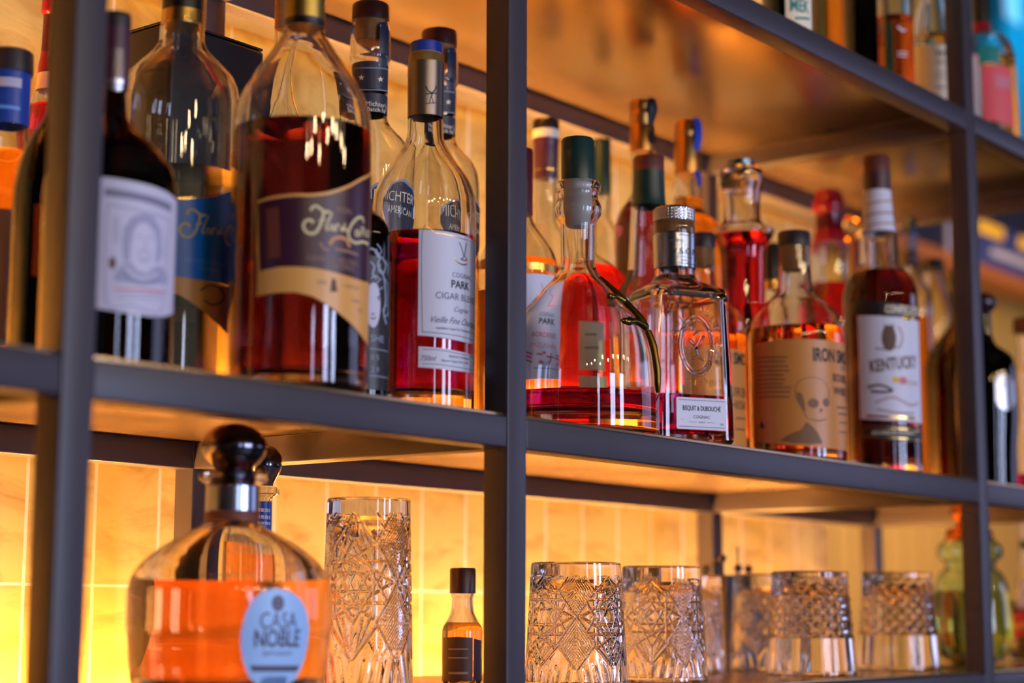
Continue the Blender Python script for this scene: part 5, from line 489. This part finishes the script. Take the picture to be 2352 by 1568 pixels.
# ---------------------------------------------------------------- the shelving unit
XL = XA-.62; XR = 2.75; ZB = -1.5; ZT = H+.62
shelf_unit = thing('shelving_unit', 'tall dark grey steel tube bar shelving unit standing against the tiled wall', 'shelf', (0, 0, ZB))
def part(name, x0, x1, y0, y1, z0, z1, m='tube_paint', bev=.0016, lab=None):
    bm = bmesh.new(); box(bm, x0, x1, y0, y1, z0-ZB, z1-ZB, bev); o = finish(bm, name, m, shelf_unit, auto=30)
    if lab: o['label'] = lab
    return o
POSTS = [XL, XA, XB, XC, XD]
for X in POSTS:
    part('front_upright', X-T, X, 0, T, ZB, ZT); part('back_upright', X-T, X, D, D+T, ZB, ZT)
LEVELS = [(L, 'low'), (0.0, 'mid'), (H+T, 'up')]
for z, nm in LEVELS:
    for a, b in zip(POSTS, POSTS[1:]):
        part('front_rail', a+.0002, b-T-.0002, .0006, T, z-T, z); part('back_rail', a, b-T, D+.0004, D+T, z-T, z)
        part('shelf_plate', a-.004, b-T+.004, .006, D+.020, z+.0003, z+.0038, 'plate_steel', .0005, 'thin brushed steel shelf plate')
    for X in POSTS: part('side_rail', X-T+.0006, X-.0006, T, D, z-T, z-.0002)
# thin welded seams where the side rails meet the back uprights
# ---------------------------------------------------------------- LED strips lying behind each shelf
for z, nm in LEVELS:
    t = thing('led_strip', {'low': 'amber light strip along the wall behind the lower shelf', 'mid': 'amber light strip along the wall behind the middle shelf', 'up': 'amber light strip along the wall behind the top shelf'}[nm], 'light', (0, WALL_Y-.002, z+{'low': -.10, 'mid': .008, 'up': .008}[nm]))
    bm = bmesh.new(); box(bm, XL, 1.655, -.034, 0, -.006, .001); box(bm, XL, 1.655, -.037, -.0342, -.006, .010 if nm == 'low' else .05); finish(bm, 'shielded_channel', 'foil_silver', t, smooth=False)  # front lip added to keep direct strip light off rails and plates
    bm = bmesh.new(); box(bm, XL, 1.655, -.032, -.003, .001, .005); o = finish(bm, 'diffuser', 'led_'+nm, t, smooth=False)
# ---------------------------------------------------------------- room
def struct(name, x0, x1, y0, y1, z0, z1, m):
    bm = bmesh.new(); box(bm, x0, x1, y0, y1, z0, z1); return tag(finish(bm, name, m, smooth=False), kind='structure')
struct('wall_back', -2.2, 1.665, WALL_Y, WALL_Y+.12, ZB, 2.2, 'wall_tile')
struct('floor', -4, 7.5, -4.9, 1.9, ZB-.1, ZB, 'floor_dark')
struct('ceiling', -4, 7.5, -4.9, 1.9, 2.6, 2.7, 'plaster_dark')
struct('wall_far_right', 7.4, 7.5, -4.8, 1.8, ZB, 2.6, 'plaster_dark')
struct('wall_left', -4, -3.9, -4.8, 1.8, ZB, 2.6, 'plaster_dark')
struct('wall_street', -4, 7.5, -4.9, -4.8, ZB, 2.6, 'plaster_dark')
bm = bmesh.new()                                    # olive tongue-and-groove panelling beyond the tiled wall
random.seed(2); x = 1.5
while x < 7.4:
    box(bm, x, x+.112, 1.75, 1.80+random.uniform(0, .004), ZB, 2.6, 0); box(bm, x+.112, x+.125, 1.772, 1.80, ZB, 2.6, 0); x += .125
tag(finish(bm, 'wall_panelled', 'panel_olive', smooth=False), kind='structure')
struct('wall_side', 1.545, 1.665, WALL_Y+.12, 1.75, ZB, 2.2, 'plaster_dark')
# ---------------------------------------------------------------- objects
for d in BOTTLES:
    if d['kind'] == 'glass': cut_glass(d)
    else: make_bottle(d)
def square_bottle(s):
    t = thing('cognac_bottle', 'square clear cognac bottle with embossed oval and knurled silver cap, front row', 'bottle', s['loc'], s['turn'])
    w_ = s['w']; hz = s['shoulder']
    def rect(bm, z, hw, ex, n=96):
        out = []
        for i in range(n):
            a = 2*PI*i/n+PI/4; k = 1/((abs(math.cos(a))**ex+abs(math.sin(a))**ex)**(1/ex)); out.append(bm.verts.new((hw*k*math.cos(a), hw*k*math.sin(a), z)))
        return out
    zn = s['neck'][-1][0]; rn = s['neck'][-2][1]
    def skin(bm, A, B):
        for i in range(len(A)):
            j = (i+1) % len(A); bm.faces.new([A[i], A[j], B[j], B[i]])
    hw = w_/2; zt = s['neck'][0][0]
    outer = [(0, hw-.005, 12), (.0015, hw-.0015, 14), (.005, hw, 16), (hz*.5, hw*.965, 16), (hz-.012, hw*.925, 16), (hz-.005, hw*.918, 14), (hz, hw*.88, 10), (hz+.005, hw*.74, 7), (hz+.009, hw*.60, 4), (zn+.001, rn*1.10, 2.6), (zn+.008, rn, 2), (s['neck'][2][0], rn, 2), (s['neck'][1][0], rn+.0008, 2), (zt-.006, rn+.0008, 2), (zt, rn, 2)]
    outer.sort(key=lambda q: q[0])
    bm = bmesh.new(); wl = .0045; base = .012
    R_ = [rect(bm, *q) for q in outer]; bm.faces.new(R_[0])
    for A, B in zip(R_, R_[1:]): skin(bm, A, B)
    inner = [(base, hw-.012, 6), (base+.003, hw-.007, 8), (base+.01, hw-wl-.0005, 10)]+[(z, h_-wl, min(e, 10)) for z, h_, e in outer if .03 < z < hz-.004]+[(hz-.006, hw*.84-wl, 7), (hz+.002, hw*.60, 4), (zn+.006, rn-wl, 2), (zt, rn-wl, 2)]
    inner.sort(key=lambda q: q[0])
    I_ = [rect(bm, *q) for q in inner]; bm.faces.new(I_[0])
    for A, B in zip(I_, I_[1:]): skin(bm, A, B)
    skin(bm, R_[-1], I_[-1])
    # embossed oval medallion and ring of raised lettering on the front face
    def wall_y(z): return -(hw+(hw*.925-hw)*z/hz)
    ou, oz = s['oval']; ru, rv = s['ovr']
    for k_, rad in ((1.0, .0022), (.86, .0012)):
        P = [(ou+ru*k_*math.cos(a), wall_y(oz+rv*k_*math.sin(a))-.0004, oz+rv*k_*math.sin(a)) for a in (2*PI*i/48 for i in range(49))]
        tube(bm, P, rad, 8)
    letters = 'BISQUIT  DUBOUCHE  1819  '
    for i, ch in enumerate(letters):
        if ch == ' ': continue
        a = math.radians(205)-2*PI*i/len(letters); cx_, cz_ = ou+(ru+.0085)*math.cos(a), oz+(rv+.0095)*math.sin(a)
        V, Fc = text_geo(ch, .02); ro = a-PI/2; k_ = .0085
        b2 = bmesh.new(); vs_ = [b2.verts.new((x_*k_, (y_-.35)*k_, 0)) for x_, y_, _q in V]
        for f in Fc:
            try: b2.faces.new([vs_[q] for q in f])
            except ValueError: pass
        ext = bmesh.ops.extrude_face_region(b2, geom=b2.faces[:]); bmesh.ops.translate(b2, verts=[v for v in ext['geom'] if isinstance(v, bmesh.types.BMVert)], vec=(0, 0, .003))
        mp = {}
        for v in b2.verts:
            X_ = cx_+v.co.x*math.cos(ro)-v.co.y*math.sin(ro); Z_ = cz_+v.co.x*math.sin(ro)+v.co.y*math.cos(ro); mp[v] = bm.verts.new((X_, wall_y(Z_)+.0003-v.co.z, Z_))
        for f in b2.faces:
            try: bm.faces.new([mp[v] for v in f.verts])
            except ValueError: pass
        b2.free()
    # winged figure inside the oval
    for P, rd_ in (([(-.009, .006), (-.004, .002), (0, -.004), (.002, -.012)], .0022), ([(.010, .012), (.006, .004), (.001, -.004)], .002), ([(-.006, -.016), (.002, -.013), (.009, -.016)], .0018), ([(-.004, .012), (.002, .016), (.006, .012)], .0016)):
        tube(bm, [(ou+x_, wall_y(oz+z_)-.0003, oz+z_) for x_, z_ in P], rd_, 8)
    finish(bm, 'glass_body', 'glass', t, auto=24)
    zl = s['liq']; bm = bmesh.new(); e_ = .0004
    Q = [rect(bm, base-e_, hw-.012, 6), rect(bm, base+.003, hw-.007+e_, 8), rect(bm, base+.01, hw-wl+e_, 10), rect(bm, zl, hw*(1-.075*zl/hz)-wl+e_, 10)]
    bm.faces.new(Q[0]); bm.faces.new(Q[-1])
    for A, B in zip(Q, Q[1:]): skin(bm, A, B)
    finish(bm, 'liquor', 'liq_crimson', t, auto=40)
    # cap, cork, neck label
    c = s['cap']; z0, z1, rc = c[2][0], c[0][0], c[1][1]
    bm = bmesh.new(); n = 144; rows = []
    for k in range(13):
        z = z0+(z1-.0025-z0)*k/12; row = []
        for i in range(n):
            a = 2*PI*i/n; q = (a/(2*PI)*36+k/3) % 1; q2 = (a/(2*PI)*36-k/3) % 1
            row.append(bm.verts.new(((rc-.0007*(1-min(1, 3*min(abs(q-.5), abs(q2-.5)))))*math.cos(a), (rc-.0007*(1-min(1, 3*min(abs(q-.5), abs(q2-.5)))))*math.sin(a), z)))
        rows.append(row)
    for A, B in zip(rows, rows[1:]): skin(bm, A, B)
    top = [bm.verts.new(((rc-.003)*math.cos(2*PI*i/n), (rc-.003)*math.sin(2*PI*i/n), z1)) for i in range(n)]; skin(bm, rows[-1], top); bm.faces.new(top); bm.faces.new(rows[0])
    o = finish(bm, 'knurled_cap', 'knurled_steel', t, auto=20); o['label'] = 'silver knurled metal cap'
    bm = bmesh.new(); lathe(bm, [(z0-.014, 0), (z0-.014, rn-wl+.0002), (z0+.0002, rn-.001), (z0+.0004, 0)], 48); finish(bm, 'cork', 'cork', t)
    za, zb = s['neck'][3][0]+.011, s['neck'][1][0]+.001; bm = bmesh.new(); mats = ['foil_silver2']
    lathe(bm, [(za, rn+.0012), (zb, rn+.0016), (zb, rn+.0012), (za, rn+.0009)], 64, close=True); bmesh.ops.recalc_face_normals(bm, faces=bm.faces)
    turn = -s['turn']-.9
    class NW:
        curved = True
        def __call__(q, u, v, o_=0):
            a = u/rn-.12; r = rn+.0017+o_; return (r*math.sin(a), -r*math.cos(a), v)
    zm = (za+zb)/2
    add_art(bm, [('t', 'FONDÉE', -.006, zm+.010, .0028, 'ink_slate'), ('t', 'V.S.O.P', .004, zm-.002, .0072, 'ink_black'), ('s', [(-.008, zm-.009), (.016, zm-.009)], .0004, 'ink_dark'), ('t', 'FRANCE', .004, zm-.013, .002, 'ink_slate'),
        ('s', [(-.03, zb-.003), (.03, zb-.003)], .0005, 'ink_dark'), ('s', [(-.03, za+.003), (.03, za+.003)], .0005, 'ink_dark')], mats, NW(), None, .003)
    finish(bm, 'neck_label', mats, t, auto=50, recalc=False)
    (u0_, v0_), (u1_, v1_), (u2_, v2_), (u3_, v3_) = s['label']
    lw = (u1_-u0_); lh = ((v0_-v3_)+(v1_-v2_))/2; uc = (u0_+u1_)/2; vc = (v0_+v2_)/2; sl = (v1_-v0_)/lw
    y_ = wall_y(vc)-.0012
    bm = bmesh.new(); mats = ['paper_white']; rr_ = .0022; P = []
    for cx_, cz_, a0 in ((lw/2-rr_, lh/2-rr_, 0), (-lw/2+rr_, lh/2-rr_, 90), (-lw/2+rr_, -lh/2+rr_, 180), (lw/2-rr_, -lh/2+rr_, 270)):
        for k in range(5):
            a = math.radians(a0+k*22.5); P.append((cx_+rr_*math.cos(a), cz_+rr_*math.sin(a)))
    A = [bm.verts.new((uc+x_, y_, vc+z_)) for x_, z_ in P]; B = [bm.verts.new((uc+x_, y_+.0011, vc+z_)) for x_, z_ in P]
    bm.faces.new(A); bm.faces.new(B[::-1]); skin(bm, A, B); bmesh.ops.recalc_face_normals(bm, faces=bm.faces)
    F_ = Flat(y_-.0001)
    add_art(bm, [('t', 'BISQUIT & DUBOUCHÉ', uc, vc+lh*.17, lh*.15, 'ink_black', {'sx': .62, 'b': .01}), ('t', 'COGNAC', uc, vc-lh*.1, lh*.10, 'ink_slate', {'sx': 1.0}), ('t', 'V.S.O.P', uc, vc-lh*.27, lh*.055, 'ink_slate'),
        ('s', [(uc-lw*.26, vc-lh*.27), (uc-lw*.1, vc-lh*.27)], .0003, 'ink_dark'), ('s', [(uc+lw*.1, vc-lh*.27), (uc+lw*.26, vc-lh*.27)], .0003, 'ink_dark'), ('t', '70cl', uc+lw*.40, vc-lh*.31, lh*.07, 'ink_slate', {'sx': .8}), ('s', [(uc-lw*.42, vc-lh*.2), (uc-lw*.36, vc-lh*.2)], .0004, 'ink_grey'),
        ('s', [(uc-lw*.46, vc+lh*.42), (uc+lw*.46, vc+lh*.42)], .0006, 'ink_dark'), ('s', [(uc-lw*.46, vc-lh*.42), (uc+lw*.46, vc-lh*.42)], .0006, 'ink_dark')], mats, F_)
    o = finish(bm, 'front_label', mats, t, smooth=False, recalc=False)
square_bottle(SQUARE)
# black box behind the blue-labelled rum
t = thing('black_box', 'plain black box standing in the back of the middle shelf behind the rum bottles', 'box', (-.165, .33, .004))
bm = bmesh.new(); box(bm, -.018, .118, 0, .095, 0, .4195, .005); finish(bm, 'case', 'plastic_black', t, auto=30)
bm = bmesh.new(); box(bm, -.0165, .1165, .0015, .0935, .4197, .4225, .001); finish(bm, 'lid_panel', 'cap_black', t)
# black bar caddy with picks behind the tumblers
t = thing('bar_caddy', 'black bar caddy holding dark picks and straws behind the cut tumblers', 'caddy', (.895, .335, L+.004))
bm = bmesh.new()
box(bm, -.035, .05, -.03, -.027, 0, .134); box(bm, -.035, .05, .027, .03, 0, .134); box(bm, -.035, -.032, -.027, .027, 0, .134); box(bm, .047, .05, -.027, .027, 0, .134); box(bm, -.032, .047, -.027, .027, 0, .003)
finish(bm, 'holder', 'plastic_black', t, smooth=False)
for k, (x_, y_, h_) in enumerate([(-.026, -.018, .156), (-.016, 0, .148), (-.02, .014, .142), (.012, -.02, .176), (.028, -.01, .143), (.04, -.02, .142)]):
    bm = bmesh.new(); tube(bm, [(x_, y_, .006), (x_*1.05, y_, h_)], .0016 if k == 3 else .0024, 8)
    if k != 3:
        b2 = bmesh.new(); bmesh.ops.create_icosphere(b2, subdivisions=2, radius=.0065, matrix=Matrix.Translation((x_*1.05, y_, h_+.002)))
        me = bpy.data.meshes.new('tmp'); b2.to_mesh(me); bm.from_mesh(me); b2.free(); bpy.data.meshes.remove(me)
    finish(bm, 'straw' if k == 3 else 'pick', 'plastic_black', t)
# far background: navy sign board with its trim, cyan curtain
t = thing('sign_board', 'blurred navy sign board with yellow and lilac bars beyond the right end of the shelf', 'sign', (4.05, 1.25, .93))
bm = bmesh.new(); box(bm, -.33, 1.3, 0, .07, -.022, .136, .004); finish(bm, 'board', 'navy_light', t)
bm = bmesh.new(); box(bm, -.345, -.331, -.004, .074, -.022, .136, .002); finish(bm, 'end_cap', 'ink_lilac', t)
bm = bmesh.new(); box(bm, -.9, -.346, .004, .07, -.022, .136, .002); finish(bm, 'side_panel', 'navy_paint', t)
bm = bmesh.new(); box(bm, -.9, 1.32, -.02, .09, -.064, -.023, .003); finish(bm, 'wood_trim', 'wood_trim', t)
bm = bmesh.new(); box(bm, -.9, 1.32, -.02, .09, .137, .26, .003); finish(bm, 'top_fascia', 'navy_paint', t)
bm = bmesh.new(); box(bm, -.12, .07, -.006, -.0005, .084, .124, .006); finish(bm, 'yellow_bar', 'paper_yellow', t)
bm = bmesh.new(); box(bm, .20, .42, -.006, -.0005, .084, .124, .006); finish(bm, 'yellow_bar', 'paper_yellow', t)
bm = bmesh.new(); box(bm, -.03, .36, -.006, -.0005, .022, .048, .006); finish(bm, 'lilac_bar', 'ink_lilac', t)
for x_ in (-.85, 1.2):
    bm = bmesh.new(); box(bm, x_, x_+.04, .02, .06, .26, 1.66, 0); finish(bm, 'hanger', 'navy_paint', t, smooth=False)
t = thing('curtain', 'bright cyan pleated curtain glowing behind the upper right bottles', 'curtain', (5.0, 1.62, 1.2))
bm = bmesh.new(); n = 400; rows = []
for z_ in (0, .7, 1.39):
    rows.append([bm.verts.new((-.21+2.3*i/n, .035*math.sin(i*.55)+.012*math.sin(i*.21+z_), z_)) for i in range(n+1)])
for A, B in zip(rows, rows[1:]):
    for i in range(n): bm.faces.new([A[i], A[i+1], B[i+1], B[i]])
bmesh.ops.solidify(bm, geom=bm.faces[:], thickness=.004)
finish(bm, 'cloth', 'curtain_cyan', t, auto=60)
bm = bmesh.new(); tube(bm, [(-.26, 0, 1.395), (2.15, 0, 1.395)], .012, 10); finish(bm, 'rod', 'metal_dark', t)
t = thing('notice', 'small pale notice hanging in front of the cyan curtain', 'notice', (4.93, 1.52, 2.03))
bm = bmesh.new(); box(bm, -.075, .075, -.003, .003, 0, .18, .001); finish(bm, 'card', 'paper_lilac', t, smooth=False)
bm = bmesh.new(); tube(bm, [(0, 0, .18), (0, 0, .57)], .001, 6); finish(bm, 'cord', 'cap_black', t)
